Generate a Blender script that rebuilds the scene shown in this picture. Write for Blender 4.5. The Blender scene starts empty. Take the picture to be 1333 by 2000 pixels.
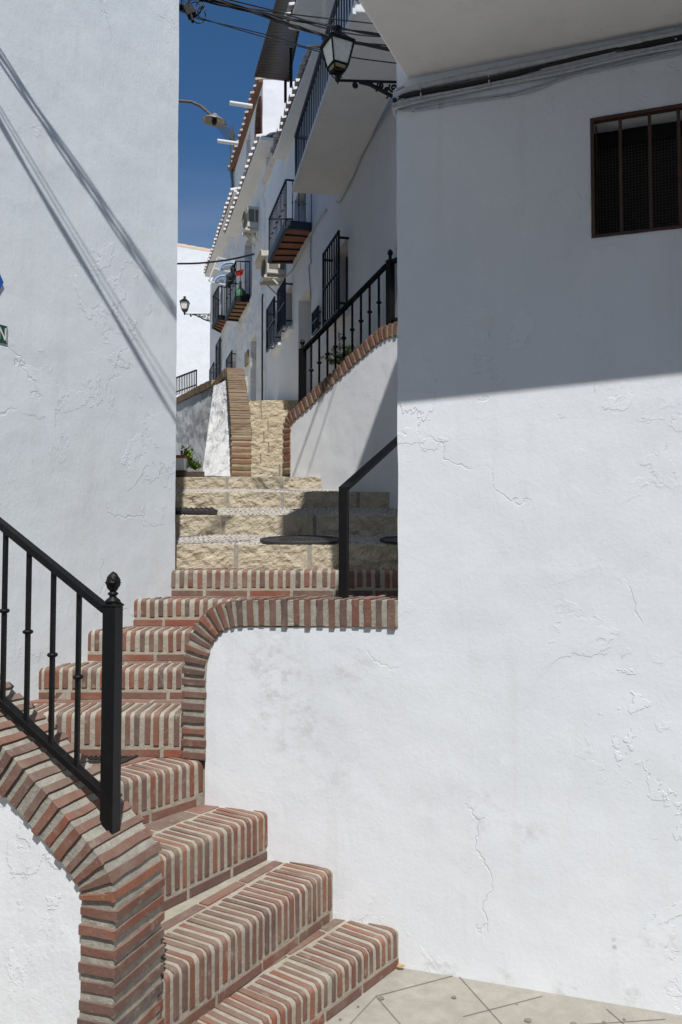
import bpy, bmesh, math, random
from mathutils import Vector, noise
from mathutils.geometry import tessellate_polygon
random.seed(7)
S = bpy.context.scene
COL = S.collection
# ------------------------------------------------------------------ camera
F = 1600.0
TH = math.atan(75 / F)
EYE = 1.6
cam = bpy.data.cameras.new('camera'); cam.sensor_fit = 'VERTICAL'; cam.sensor_height = 36
cam.lens = 36 * F / 2000; cam.clip_start = .05; cam.clip_end = 3000
co = bpy.data.objects.new('camera', cam); COL.objects.link(co)
co.location = (0, 0, EYE); co.rotation_euler = (math.pi / 2 + TH, 0, 0)
S.camera = co
S.render.resolution_x = 682; S.render.resolution_y = 1024
# ------------------------------------------------------------------ light
EL, AZ = math.radians(57), math.atan2(.160, -.987)      # azimuth from +x axis side: x=.16, y=-.987
SUN = Vector((.160 * math.cos(EL), -.987 * math.cos(EL), math.sin(EL))).normalized()
w = bpy.data.worlds.new('World'); S.world = w; w.use_nodes = True
nt = w.node_tree; nt.nodes.clear()
def _n(t, k, **kw):
    n = t.nodes.new(k)
    for a, b in kw.items(): setattr(n, a, b)
    return n
sky = _n(nt, 'ShaderNodeTexSky', sky_type='NISHITA', sun_disc=False)
sky.sun_elevation = EL; sky.sun_rotation = math.atan2(.160, -.987)
sky.air_density = 1.0; sky.dust_density = 0.1; sky.ozone_density = 3.0; sky.altitude = 500
bg = _n(nt, 'ShaderNodeBackground'); bg.inputs[1].default_value = .088
tc = _n(nt, 'ShaderNodeTexCoord')
mp = _n(nt, 'ShaderNodeMapping'); mp.inputs['Scale'].default_value = (1.5, 1.5, 7)
cn = _n(nt, 'ShaderNodeTexNoise'); cn.inputs['Scale'].default_value = 2.2; cn.inputs['Detail'].default_value = 9
cr = _n(nt, 'ShaderNodeValToRGB'); cr.color_ramp.elements[0].position = .36; cr.color_ramp.elements[1].position = .72
cr.color_ramp.elements[1].color = (.45, .45, .45, 1)
sx = _n(nt, 'ShaderNodeSeparateXYZ')
mr = _n(nt, 'ShaderNodeMapRange'); mr.inputs[1].default_value = .34; mr.inputs[2].default_value = .45; mr.inputs[3].default_value = 1; mr.inputs[4].default_value = 0
mm = _n(nt, 'ShaderNodeMath', operation='MULTIPLY')
mx = _n(nt, 'ShaderNodeMixRGB'); mx.inputs[2].default_value = (3.6, 4.2, 5.2, 1)
L = nt.links.new
L(tc.outputs['Generated'], mp.inputs[0]); L(mp.outputs[0], cn.inputs['Vector']); L(cn.outputs[0], cr.inputs[0])
L(tc.outputs['Generated'], sx.inputs[0]); L(sx.outputs[2], mr.inputs[0]); L(cr.outputs[0], mm.inputs[0]); L(mr.outputs[0], mm.inputs[1])
hs = _n(nt, 'ShaderNodeHueSaturation'); hs.inputs['Saturation'].default_value = 1.22; hs.inputs['Value'].default_value = 1.0
L(sky.outputs[0], hs.inputs['Color'])
L(mm.outputs[0], mx.inputs[0]); L(hs.outputs[0], mx.inputs[1]); L(mx.outputs[0], bg.inputs[0])
wo = _n(nt, 'ShaderNodeOutputWorld'); L(bg.outputs[0], wo.inputs[0])
sl = bpy.data.lights.new('sun', 'SUN'); sl.energy = 4.5; sl.angle = math.radians(.53); sl.color = (1, .985, .965)
so = bpy.data.objects.new('sun', sl); COL.objects.link(so); so.rotation_euler = SUN.to_track_quat('Z', 'Y').to_euler(); so.location = (2, -3, 12)
S.view_settings.view_transform = 'Standard'; S.view_settings.look = 'None'; S.view_settings.exposure = 0.0; S.view_settings.gamma = 1
# ------------------------------------------------------------------ measuring helpers
def ray(px, py):
    u = (px - 666.5) / F; v = (1000 - py) / F
    return u, math.cos(TH) - v * math.sin(TH), math.sin(TH) + v * math.cos(TH)
def atz(px, py, z):
    r = ray(px, py); t = (z - EYE) / r[2]; return Vector((r[0] * t, r[1] * t, z))
def aty(px, py, Y):
    r = ray(px, py); t = Y / r[1]; return Vector((r[0] * t, Y, EYE + r[2] * t))
class VP:
    """vertical plane: origin, unit direction e, outward normal n"""
    def __init__(s, O, e, side=1):
        l = math.hypot(*e); s.O = Vector((O[0], O[1])); s.e = Vector((e[0] / l, e[1] / l))
        s.n = Vector((s.e.y, -s.e.x)) * side
    def off(s, d): q = s.O + s.n * d; v = VP(q, s.e); v.n = s.n.copy(); return v
    def px(s, px, py):
        r = ray(px, py); a, b = -s.e.y, s.e.x
        t = (s.O.x * a + s.O.y * b) / (r[0] * a + r[1] * b)
        p = Vector((r[0] * t, r[1] * t)) - s.O
        return p.dot(s.e), EYE + r[2] * t
    def P(s, a, z, o=0.0):
        q = s.O + s.e * a + s.n * o
        return Vector((q.x, q.y, z))
# ------------------------------------------------------------------ mesh helpers
def unit(v): return v.normalized()
class MB:
    def __init__(s): s.v = []; s.f = []; s.m = []; s.sm = []
    def add(s, vs, fs, mi=0, sm=False):
        b = len(s.v); s.v += [Vector(x) for x in vs]
        for q in fs: s.f.append([b + i for i in q]); s.m.append(mi); s.sm.append(sm)
    def box(s, c, ax, h, mi=0):
        c = Vector(c); a = [Vector(x) for x in ax]
        vs = [c + a[0] * h[0] * i + a[1] * h[1] * j + a[2] * h[2] * k for i in (-1, 1) for j in (-1, 1) for k in (-1, 1)]
        s.add(vs, [(0, 1, 3, 2), (4, 6, 7, 5), (0, 4, 5, 1), (2, 3, 7, 6), (0, 2, 6, 4), (1, 5, 7, 3)], mi)
    def hexa(s, lo, hi, mi=0):
        """lo, hi: two quads"""
        s.add(list(lo) + list(hi), [(3, 2, 1, 0), (4, 5, 6, 7), (0, 1, 5, 4), (1, 2, 6, 5), (2, 3, 7, 6), (3, 0, 4, 7)], mi)
    def bar(s, a, b, r, mi=0, up=(0, 0, 1), r2=None):
        a = Vector(a); b = Vector(b); d = unit(b - a); u = Vector(up)
        x = d.cross(u)
        if x.length < 1e-4: x = d.cross(Vector((1, 0, 0)))
        x = unit(x); y = unit(x.cross(d)); r2 = r2 or r
        s.box((a + b) / 2, (x, y, d), (r, r2, (b - a).length / 2), mi)
    def tube(s, pts, r, n=8, mi=0, cap=True, sm=True):
        pts = [Vector(p) for p in pts]; rs = r if isinstance(r, (list, tuple)) else [r] * len(pts)
        vs = []; px = None
        for i, p in enumerate(pts):
            d = unit((pts[min(i + 1, len(pts) - 1)] - pts[max(i - 1, 0)]))
            if px is None:
                px = d.cross(Vector((0, 0, 1)))
                if px.length < .05: px = d.cross(Vector((1, 0, 0)))
            px = px - d * px.dot(d); px.normalize(); py = d.cross(px)
            for k in range(n):
                a = 2 * math.pi * k / n; vs.append(p + (px * math.cos(a) + py * math.sin(a)) * rs[i])
        fs = [(i * n + k, i * n + (k + 1) % n, (i + 1) * n + (k + 1) % n, (i + 1) * n + k) for i in range(len(pts) - 1) for k in range(n)]
        s.add(vs, fs, mi, sm)
        if cap:
            s.add(vs[:n], [tuple(range(n))[::-1]], mi); s.add(vs[-n:], [tuple(range(n))], mi)
    def lathe(s, prof, c, n=16, mi=0, ax=None, sm=True):
        c = Vector(c); ax = ax or (Vector((1, 0, 0)), Vector((0, 1, 0)), Vector((0, 0, 1)))
        vs = [c + ax[0] * r * math.cos(2 * math.pi * k / n) + ax[1] * r * math.sin(2 * math.pi * k / n) + ax[2] * z for r, z in prof for k in range(n)]
        fs = [(i * n + k, i * n + (k + 1) % n, (i + 1) * n + (k + 1) % n, (i + 1) * n + k) for i in range(len(prof) - 1) for k in range(n)]
        s.add(vs, fs, mi, sm)
    def build(s, name, mats, parent=None, bevel=0, seg=2, solid=0):
        base = root_loc(parent)
        me = bpy.data.meshes.new(name); me.from_pydata([tuple(v - base) for v in s.v], [], s.f)
        for m in (mats if isinstance(mats, (list, tuple)) else [mats]): me.materials.append(m)
        me.polygons.foreach_set('material_index', s.m); me.polygons.foreach_set('use_smooth', s.sm); me.update()
        o = bpy.data.objects.new(name, me); COL.objects.link(o); o.parent = parent
        if parent is None and s.v:
            c = sum(s.v, Vector()) / len(s.v); c.z = min(v.z for v in s.v)
            for v in me.vertices: v.co -= c
            o.location = c; o['_w'] = 1
        if bevel:
            b = o.modifiers.new('bevel', 'BEVEL'); b.width = bevel; b.segments = seg; b.limit_method = 'ANGLE'; b.angle_limit = math.radians(38)
        if solid:
            b = o.modifiers.new('solid', 'SOLIDIFY'); b.thickness = solid
        return o
def root_loc(p):
    v = Vector()
    while p is not None: v = v + p.location; p = p.parent
    return v
def fixn(o):
    bm = bmesh.new(); bm.from_mesh(o.data); bmesh.ops.recalc_face_normals(bm, faces=bm.faces); bm.to_mesh(o.data); bm.free(); return o
def thing(name, label, cat, loc=(0, 0, 0), group=None):
    o = bpy.data.objects.new(name, None); COL.objects.link(o); o.location = loc; o.empty_display_size = .1
    return tag(o, label, cat, group)
def tag(o, label, cat, group=None, kind=None):
    o['label'] = label; o['category'] = cat
    if group: o['group'] = group
    if kind: o['kind'] = kind
    return o
def structure(o): o['kind'] = 'structure'; return o
def resample(path, step, wob=0, closed=False, seed=0):
    out = []; n = len(path); rng = n if closed else n - 1
    for i in range(rng):
        a = Vector(path[i]); b = Vector(path[(i + 1) % n]); k = max(1, int((b - a).length / step)) if step else 1
        for j in range(k):
            p = a + (b - a) * (j / k)
            if wob and j > 0 or (wob and closed):
                p = p + Vector((noise.noise(Vector((p.x * 7 + seed, p.y * 7, 1.3))), noise.noise(Vector((p.x * 7, p.y * 7 + seed, 9.1))))) * wob
            out.append(p)
    if not closed: out.append(Vector(path[-1]))
    return out
def slab(mb, fr, outline, t, holes=(), out=0.0, mi=0, step=.07, wob=.004, hmi=None):
    o = [(Vector(p)) for p in resample(outline, step, wob, True)]
    hs_ = [resample(h, step, wob * .7, True, 3) for h in holes]
    loops = [o] + hs_
    flat = [p for l in loops for p in l]
    tris = tessellate_polygon([[Vector((p.x, p.y, 0)) for p in l] for l in loops])
    n = len(flat)
    vs = [fr.P(p.x, p.y, out) for p in flat] + [fr.P(p.x, p.y, out - t) for p in flat]
    fs = []
    for a, b, c in tris:
        va, vb, vc = vs[a], vs[b], vs[c]
        nn = (vb - va).cross(vc - va)
        if nn.length < 1e-12: continue
        if nn.dot(Vector((fr.n.x, fr.n.y, 0))) < 0: a, b, c = a, c, b
        fs.append((a, b, c)); fs.append((a + n, c + n, b + n))
    k = 0
    for l in loops:
        m = len(l)
        for i in range(m): fs.append((k + i, k + (i + 1) % m, n + k + (i + 1) % m, n + k + i))
        k += m
    mb.add(vs, fs, mi)
# ------------------------------------------------------------------ materials
def mat(name):
    m = bpy.data.materials.new(name); m.use_nodes = True; t = m.node_tree; t.nodes.clear()
    o = _n(t, 'ShaderNodeOutputMaterial'); b = _n(t, 'ShaderNodeBsdfPrincipled'); t.links.new(b.outputs[0], o.inputs[0])
    return m, t, b
def tex(t, vec, scale, detail=4, rough=.55, sc3=None, dist=0):
    if sc3:
        mp = _n(t, 'ShaderNodeMapping'); mp.inputs['Scale'].default_value = sc3; t.links.new(vec, mp.inputs[0]); vec = mp.outputs[0]
    n = _n(t, 'ShaderNodeTexNoise'); n.inputs['Scale'].default_value = scale; n.inputs['Detail'].default_value = detail
    n.inputs['Roughness'].default_value = rough; n.inputs['Distortion'].default_value = dist; t.links.new(vec, n.inputs['Vector']); return n.outputs[0]
def mrange(t, v, a, b, c=0, d=1, smooth=True):
    n = _n(t, 'ShaderNodeMapRange'); n.interpolation_type = 'SMOOTHSTEP' if smooth else 'LINEAR'
    n.inputs[1].default_value = a; n.inputs[2].default_value = b; n.inputs[3].default_value = c; n.inputs[4].default_value = d
    t.links.new(v, n.inputs[0]); return n.outputs[0]
def mth(t, op, a, b):
    n = _n(t, 'ShaderNodeMath', operation=op)
    for i, q in enumerate((a, b)):
        if isinstance(q, (int, float)): n.inputs[i].default_value = q
        else: t.links.new(q, n.inputs[i])
    return n.outputs[0]
def mixc(t, f, a, b):
    n = _n(t, 'ShaderNodeMixRGB')
    for i, q in enumerate((f, a, b)):
        if isinstance(q, (int, float)): n.inputs[i].default_value = q
        elif isinstance(q, tuple): n.inputs[i].default_value = (*q, 1)
        else: t.links.new(q, n.inputs[i])
    return n.outputs[0]
def bump(t, h, dist, strength=1, prev=None):
    n = _n(t, 'ShaderNodeBump'); n.inputs['Distance'].default_value = dist; n.inputs['Strength'].default_value = strength
    t.links.new(h, n.inputs['Height'])
    if prev is not None: t.links.new(prev, n.inputs['Normal'])
    return n.outputs[0]
def pos(t): return _n(t, 'ShaderNodeNewGeometry').outputs['Position']
def M_plaster(name, base=(.775, .785, .795), rough=1.0, dirt=.06, ledge=1.0, fine=1.0, grime=None):
    m, t, b = mat(name); p = pos(t)
    big = tex(t, p, 1.3, 3); mid = tex(t, p, 9, 5, .6); fin = tex(t, p, 70, 5, .7)
    strk = tex(t, p, 26, 4, .6, sc3=(1, 1, .35))
    n1 = _n(t, 'ShaderNodeBump'); nrm = bump(t, big, .12 * rough, .55)
    # ledges of old flaked paint coats: step where a warped noise crosses a level, only in some zones
    q1 = tex(t, p, 1.9, 7, .62, dist=.4); q2 = tex(t, p, 3.1, 8, .6, dist=.3)
    zone = mrange(t, tex(t, p, .8, 2), .47, .62)
    l1 = mth(t, 'MULTIPLY', mrange(t, q1, .560, .566), zone); l2 = mth(t, 'MULTIPLY', mrange(t, q2, .598, .606), zone)
    nrm = bump(t, mth(t, 'ADD', l1, mth(t, 'MULTIPLY', l2, .7)), .0045 * ledge, .8, nrm)
    # hairline cracks
    v = _n(t, 'ShaderNodeTexVoronoi', feature='DISTANCE_TO_EDGE'); v.inputs['Scale'].default_value = 1.15
    wv = _n(t, 'ShaderNodeVectorMath', operation='ADD'); nz = _n(t, 'ShaderNodeTexNoise'); nz.inputs['Scale'].default_value = 5; nz.inputs['Detail'].default_value = 6
    t.links.new(p, nz.inputs['Vector']); sc = _n(t, 'ShaderNodeVectorMath', operation='SCALE'); sc.inputs['Scale'].default_value = .35
    t.links.new(nz.outputs['Color'], sc.inputs[0]); t.links.new(p, wv.inputs[0]); t.links.new(sc.outputs[0], wv.inputs[1]); t.links.new(wv.outputs[0], v.inputs['Vector'])
    crk = mth(t, 'MULTIPLY', mrange(t, v.outputs['Distance'], .0, .006, 1, 0), mrange(t, tex(t, p, 1.7, 2), .54, .62))
    nrm = bump(t, crk, -.002, .7, nrm)
    nrm = bump(t, mid, .010 * rough, .55, nrm)
    nrm = bump(t, strk, .0022 * fine, .8, nrm)
    nrm = bump(t, fin, .0016 * fine, .9, nrm)
    col = mixc(t, mrange(t, tex(t, p, 2.3, 6, .6), .35, .75, 0, 1), tuple(base), tuple(c * k for c, k in zip(base, (.945, .95, .955))))
    col = mixc(t, mrange(t, q1, .560, .57, 0, .5), col, tuple(c * k for c, k in zip(base, (1.03, 1.03, 1.03))))
    col = mixc(t, mrange(t, tex(t, p, 3.2, 4, .6, sc3=(3, 3, .30)), .52, .75, 0, .22), col, (.60, .59, .565))
    st = mth(t, 'MULTIPLY', mrange(t, tex(t, p, 4, 8, .7), .58, .8), dirt * 4)
    col = mixc(t, st, col, (.50, .46, .40))
    col = mixc(t, mth(t, 'MULTIPLY', crk, .10), col, (.45, .43, .40))
    if grime:   # list of (x,y,z,radius): patches of grey rubbed dirt
        for (gx, gy, gz, gr, amt) in grime:
            d = _n(t, 'ShaderNodeVectorMath', operation='DISTANCE'); t.links.new(p, d.inputs[0]); d.inputs[1].default_value = (gx, gy, gz)
            msk = mth(t, 'MULTIPLY', mrange(t, d.outputs['Value'], gr * .2, gr, 1, 0), mrange(t, tex(t, p, 11, 8, .75, sc3=(1, 1, 1.6)), .46, .66))
            col = mixc(t, mth(t, 'MULTIPLY', msk, amt), col, (.36, .34, .32))
    t.links.new(col, b.inputs['Base Color']); t.links.new(nrm, b.inputs['Normal'])
    b.inputs['Roughness'].default_value = .85; b.inputs['Specular IOR Level'].default_value = .25
    return m
def M_brick(name, cols=None, dust=.35, rs=1.0):
    m, t, b = mat(name); p = pos(t); g = _n(t, 'ShaderNodeNewGeometry')
    cols = cols or [(0, (.27, .080, .042)), (.22, (.16, .070, .050)), (.42, (.24, .088, .052)), (.58, (.135, .076, .062)), (.75, (.20, .100, .072)), (.88, (.095, .070, .062)), (1, (.30, .105, .050))]
    r = _n(t, 'ShaderNodeValToRGB'); e = r.color_ramp.elements
    e[0].position = 0; e[0].color = (*cols[0][1], 1); e[1].position = 1; e[1].color = (*cols[-1][1], 1)
    for q, c in cols[1:-1]: k = e.new(q); k.color = (*c, 1)
    t.links.new(g.outputs['Random Per Island'], r.inputs[0])
    n1 = tex(t, p, 34, 6, .7); n2 = tex(t, p, 7, 4, .6); n3 = tex(t, p, 150, 3, .7)
    c = mixc(t, mrange(t, n1, .3, .75, 0, .6), r.outputs[0], (.12, .066, .048))
    c = mixc(t, mrange(t, n2, .42, .78, 0, dust), c, (.30, .26, .205)); c = mixc(t, mrange(t, tex(t, p, 16, 7, .75), .56, .68, 0, .55), c, (.33, .30, .24))
    c = mixc(t, mrange(t, n3, .62, .75, 0, .45), c, (.50, .47, .42))
    sz = _n(t, 'ShaderNodeSeparateXYZ'); t.links.new(g.outputs['Normal'], sz.inputs[0])
    c = mixc(t, mth(t, 'MULTIPLY', mrange(t, sz.outputs[2], .3, .9, 0, 1), mrange(t, n2, .25, .6, .12, .48)), c, (.235, .18, .14))
    nr = bump(t, n1, .004 * rs, .8); nr = bump(t, n3, .0015 * rs, .8, nr)
    t.links.new(c, b.inputs['Base Color']); t.links.new(nr, b.inputs['Normal']); b.inputs['Roughness'].default_value = .8
    return m
def M_mottle(name, a, c, scale=20, bd=.003, rough=.9, metal=0, s3=130, c3=None, spots=None):
    m, t, b = mat(name); p = pos(t)
    n1 = tex(t, p, scale, 7, .65); n3 = tex(t, p, s3, 4, .7); n2 = tex(t, p, scale * .22, 5, .6)
    col = mixc(t, mrange(t, n1, .3, .7), tuple(a), tuple(c)); col = mixc(t, mrange(t, n2, .4, .7, 0, .5), col, tuple(k * .72 for k in a))
    if c3: col = mixc(t, mrange(t, n3, .56, .68, 0, .8), col, tuple(c3))
    if spots: col = mixc(t, mrange(t, tex(t, p, 5, 2, .4), .66, .70, 0, .6), col, tuple(spots))
    nr = bump(t, n1, bd * 2, .8); nr = bump(t, n3, bd * .6, .8, nr)
    t.links.new(col, b.inputs['Base Color']); t.links.new(nr, b.inputs['Normal'])
    b.inputs['Roughness'].default_value = rough; b.inputs['Metallic'].default_value = metal
    return m
def M_flat(name, c, rough=.5, metal=0, spec=.5, bd=.0004, scale=60, var=.85):
    m, t, b = mat(name); p = pos(t); n1 = tex(t, p, scale, 4, .6)
    t.links.new(mixc(t, mrange(t, n1, .35, .7), tuple(c), tuple(k * var for k in c)), b.inputs['Base Color'])
    t.links.new(bump(t, n1, bd, .8), b.inputs['Normal'])
    b.inputs['Roughness'].default_value = rough; b.inputs['Metallic'].default_value = metal; b.inputs['Specular IOR Level'].default_value = spec
    return m
plR = None
plL = M_plaster('white_plaster_left', base=(.735, .775, .80), dirt=.03, ledge=.5, rough=.33, fine=.7)
plP = M_plaster('white_plaster_parapet', dirt=.08, base=(.775, .785, .795), rough=.5, ledge=.6)
plQ = M_plaster('white_plaster_retaining', dirt=.015, rough=.4, ledge=.4, fine=.7)
plH = M_plaster('white_plaster_house', dirt=.04, rough=.6, ledge=.5, base=(.775, .785, .795))
plD = M_plaster('white_plaster_rough', dirt=.08, rough=5, ledge=4, fine=5, base=(.79, .79, .79))
plW = M_plaster('white_plaster_worn', dirt=.45, rough=6.0, ledge=9, fine=9, base=(.68, .68, .67))
brick = M_brick('brick'); brickM = M_brick('thin_brick', [(0, (.21, .140, .055)), (.3, (.155, .105, .045)), (.6, (.26, .175, .075)), (.85, (.13, .09, .045)), (1, (.23, .12, .05))], dust=.3)
mortar = M_mottle('mortar', (.41, .37, .295), (.32, .29, .235), 26, .005, c3=(.48, .45, .375))
mortarG = M_mottle('grey_mortar', (.40, .37, .305), (.27, .25, .205), 22, .005, c3=(.47, .45, .40))
mortarM = M_mottle('buff_mortar', (.40, .33, .21), (.32, .25, .15), 26, .003)
lime = M_mottle('limestone', (.60, .52, .38), (.46, .385, .27), 14, .015, s3=60, c3=(.62, .58, .49))
limeM = M_mottle('joint', (.38, .35, .30), (.30, .28, .24), 30, .004)
cobble = M_brick('cobble', [(0, (.60, .57, .51)), (.4, (.70, .67, .60)), (.7, (.52, .50, .45)), (1, (.74, .71, .65))], dust=.2, rs=.3)
pave = M_mottle('pavement', (.40, .37, .315), (.32, .295, .25), 14, .004, s3=230, c3=(.24, .22, .19), rough=.85)
iron = M_mottle('black_iron', (.006, .006, .0065), (.0045, .0045, .005), 30, .0005, .5, s3=26, c3=(.012, .009, .0075))
iron.node_tree.nodes['Principled BSDF'].inputs['Specular IOR Level'].default_value = .25
rust = M_mottle('brown_iron', (.075, .030, .020), (.045, .020, .015), 40, .001, .6)
dark = M_flat('dark_interior', (.012, .011, .010), .9)
darkbrown = M_mottle('brown_awning', (.055, .042, .034), (.04, .032, .028), 12, .001, .6)
navy = M_flat('navy_iron', (.014, .022, .040), .42, 0, .5)
tileW = M_mottle('painted_tile', (.74, .73, .71), (.64, .60, .55), 22, .004, .9, c3=(.50, .28, .17))
tileR = M_mottle('clay_tile', (.40, .19, .10), (.30, .15, .09), 20, .004, .9)
terra = M_mottle('terracotta', (.27, .095, .045), (.22, .08, .04), 20, .001, .8)
wood = M_mottle('brown_board', (.25, .125, .055), (.19, .09, .04), 20, .001, .7)
acw = M_flat('ivory_plastic', (.62, .60, .52), .5, 0, .4)
acy = M_flat('yellowed_edge', (.60, .46, .22), .6)
acg = M_flat('louvre_shadow', (.19, .17, .13), .8)
glassm = M_flat('opal_glass', (.80, .80, .72), .35, 0, .5)
glassy = M_flat('amber_glass', (.32, .27, .13), .4, 0, .5)
cabW = M_flat('painted_cable', (.50, .51, .53), .6, 0, .4, .001, 50, .8)
cabB = M_flat('black_cable', (.008, .008, .009), .5)
pipeW = M_flat('white_pipe', (.68, .68, .66), .5)
paneM = M_flat('window_pane', (.02, .025, .032), .12, 0, .6, .0001)
leafA = M_mottle('leaf', (.10, .17, .035), (.055, .11, .022), 30, .001, .55)
leafB = M_mottle('yellow_green_leaf', (.44, .54, .06), (.30, .44, .06), 30, .001, .55)  # raised above leaf tone to stand in for sun behind the upper railing
leafY = M_flat('dry_leaf', (.45, .27, .08), .7)
soil = M_mottle('soil', (.10, .07, .045), (.06, .045, .03), 30, .01)
blueT = M_flat('blue_glaze', (.02, .10, .42), .2)
greenT = M_flat('green_glaze', (.008, .075, .045), .2)
whiteT = M_flat('white_glaze', (.75, .75, .72), .2)
castM = M_mottle('cast_iron', (.05, .048, .045), (.03, .03, .03), 40, .002, .55, .3)
bottleM = M_flat('green_glass', (.09, .26, .12), .08, 0, .8, .0001); redM = M_flat('red_cloth', (.42, .012, .012), .8); clothM = M_flat('dark_cloth', (.018, .03, .03), .9)
lblue = M_flat('light_blue_plastic', (.30, .48, .76), .4); wireW = M_flat('white_wire', (.62, .63, .64), .4)
greyL = M_flat('grey_lamp', (.30, .28, .26), .35, .3)
clay = M_flat('clay_pot', (.30, .10, .055), .8)
# ------------------------------------------------------------------ main planes
RP = VP((.233, 3.223), (.9458, -.3247)); RB = Vector((.3247, .9458))     # street wall of the corner house
LPn = VP((-1.414, 3.875), (.5035, .8640)); SL = .928                       # wall of the left house, s=SL at its corner
PP = VP((-.587, 2.25), (.9458, -.3247))                                    # front parapet
C2 = lambda v: (v[0], v[1])
sc_, _z = RP.px(778, 1160)                                                 # corner position on RP
# grime patches on the corner wall
def RPw(px, py): s_, z_ = RP.px(px, py); return RP.P(s_, z_)
gr = []
for px_, py_, r_, a_ in ((520, 1290, .28, .34), (690, 1310, .18, .30), (560, 1385, .25, .32), (950, 1590, .10, .35), (1030, 1640, .10, .35), (1201, 1850, .012, .8), (1199, 1835, .010, .8), (1196, 1822, .008, .8), (640, 1500, .3, .15), (1290, 1850, .1, .4), (860, 1893, .10, .5), (980, 1915, .08, .5), (1110, 1935, .07, .5), (1240, 1958, .08, .5), (870, 1560, .2, .15)):
    q = RPw(px_, py_); gr.append((q.x, q.y, q.z, r_, a_))
plR = M_plaster('white_plaster_corner', base=(.76, .782, .803), dirt=.04, grime=gr, rough=.32, ledge=.55, fine=.7)
# ------------------------------------------------------------------ ground
g = MB(); R_ = 400
g.add([(-R_, -R_, 0), (R_, -R_, 0), (R_, R_, 0), (-R_, R_, 0)], [(0, 1, 2, 3)])
structure(g.build('pavement', pave))
def sheet(name, pts, z, m, **k):
    q = MB(); q.add([(p[0], p[1], z) for p in pts], [tuple(range(len(pts)))]); return q.build(name, m)
# joints and dark gum spots of the pavement
jm = M_flat('pavement_joint', (.215, .195, .165), .95)
q = MB()
for a, b in (((735, 1945), (600, 2090)), ((735, 1945), (905, 1900)), ((735, 1945), (800, 2020)), ((893, 1902), (990, 2010)), ((1185, 1970), (1290, 2060)), ((905, 1985), (1060, 1945)), ((990, 2010), (1300, 1990))):
    A = atz(*a, .003); B = atz(*b, .003); d = unit(B - A); n_ = Vector((-d.y, d.x, 0)) * .0016
    A = A - d * .0; q.add([A - n_, B - n_, B + n_, A + n_], [(0, 1, 2, 3)])
for px_, py_, r_ in ((745, 1949, .012), (887, 1947, .010), (1032, 1992, .012), (1120, 1999, .012), (1180, 1995, .006), (665, 1990, .006), (700, 1965, .005), (1010, 1960, .004), (1220, 1990, .005)):
    c_ = atz(px_, py_, .004); q.add([c_ + Vector((math.cos(a) * r_ * random.uniform(.75, 1.2), math.sin(a) * r_ * random.uniform(.8, 1.2), 0)) for a in [k * math.pi / 6 for k in range(12)]], [tuple(range(12))])
structure(q.build('pavement_joints', jm))
# house across the lane, behind the photographer: unseen, built this tall to shade the lane and cut sky light
OH = MB(); OH.box((0, -7.2, 4.8), ((1, 0, 0), (0, 1, 0), (0, 0, 1)), (16, 2.2, 5.0)); tag(OH.build('opposite_house', M_flat('opposite_plaster', (.55, .55, .55), .9), bevel=.02), 'long white house across the lane behind the photographer', 'house')
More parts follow.
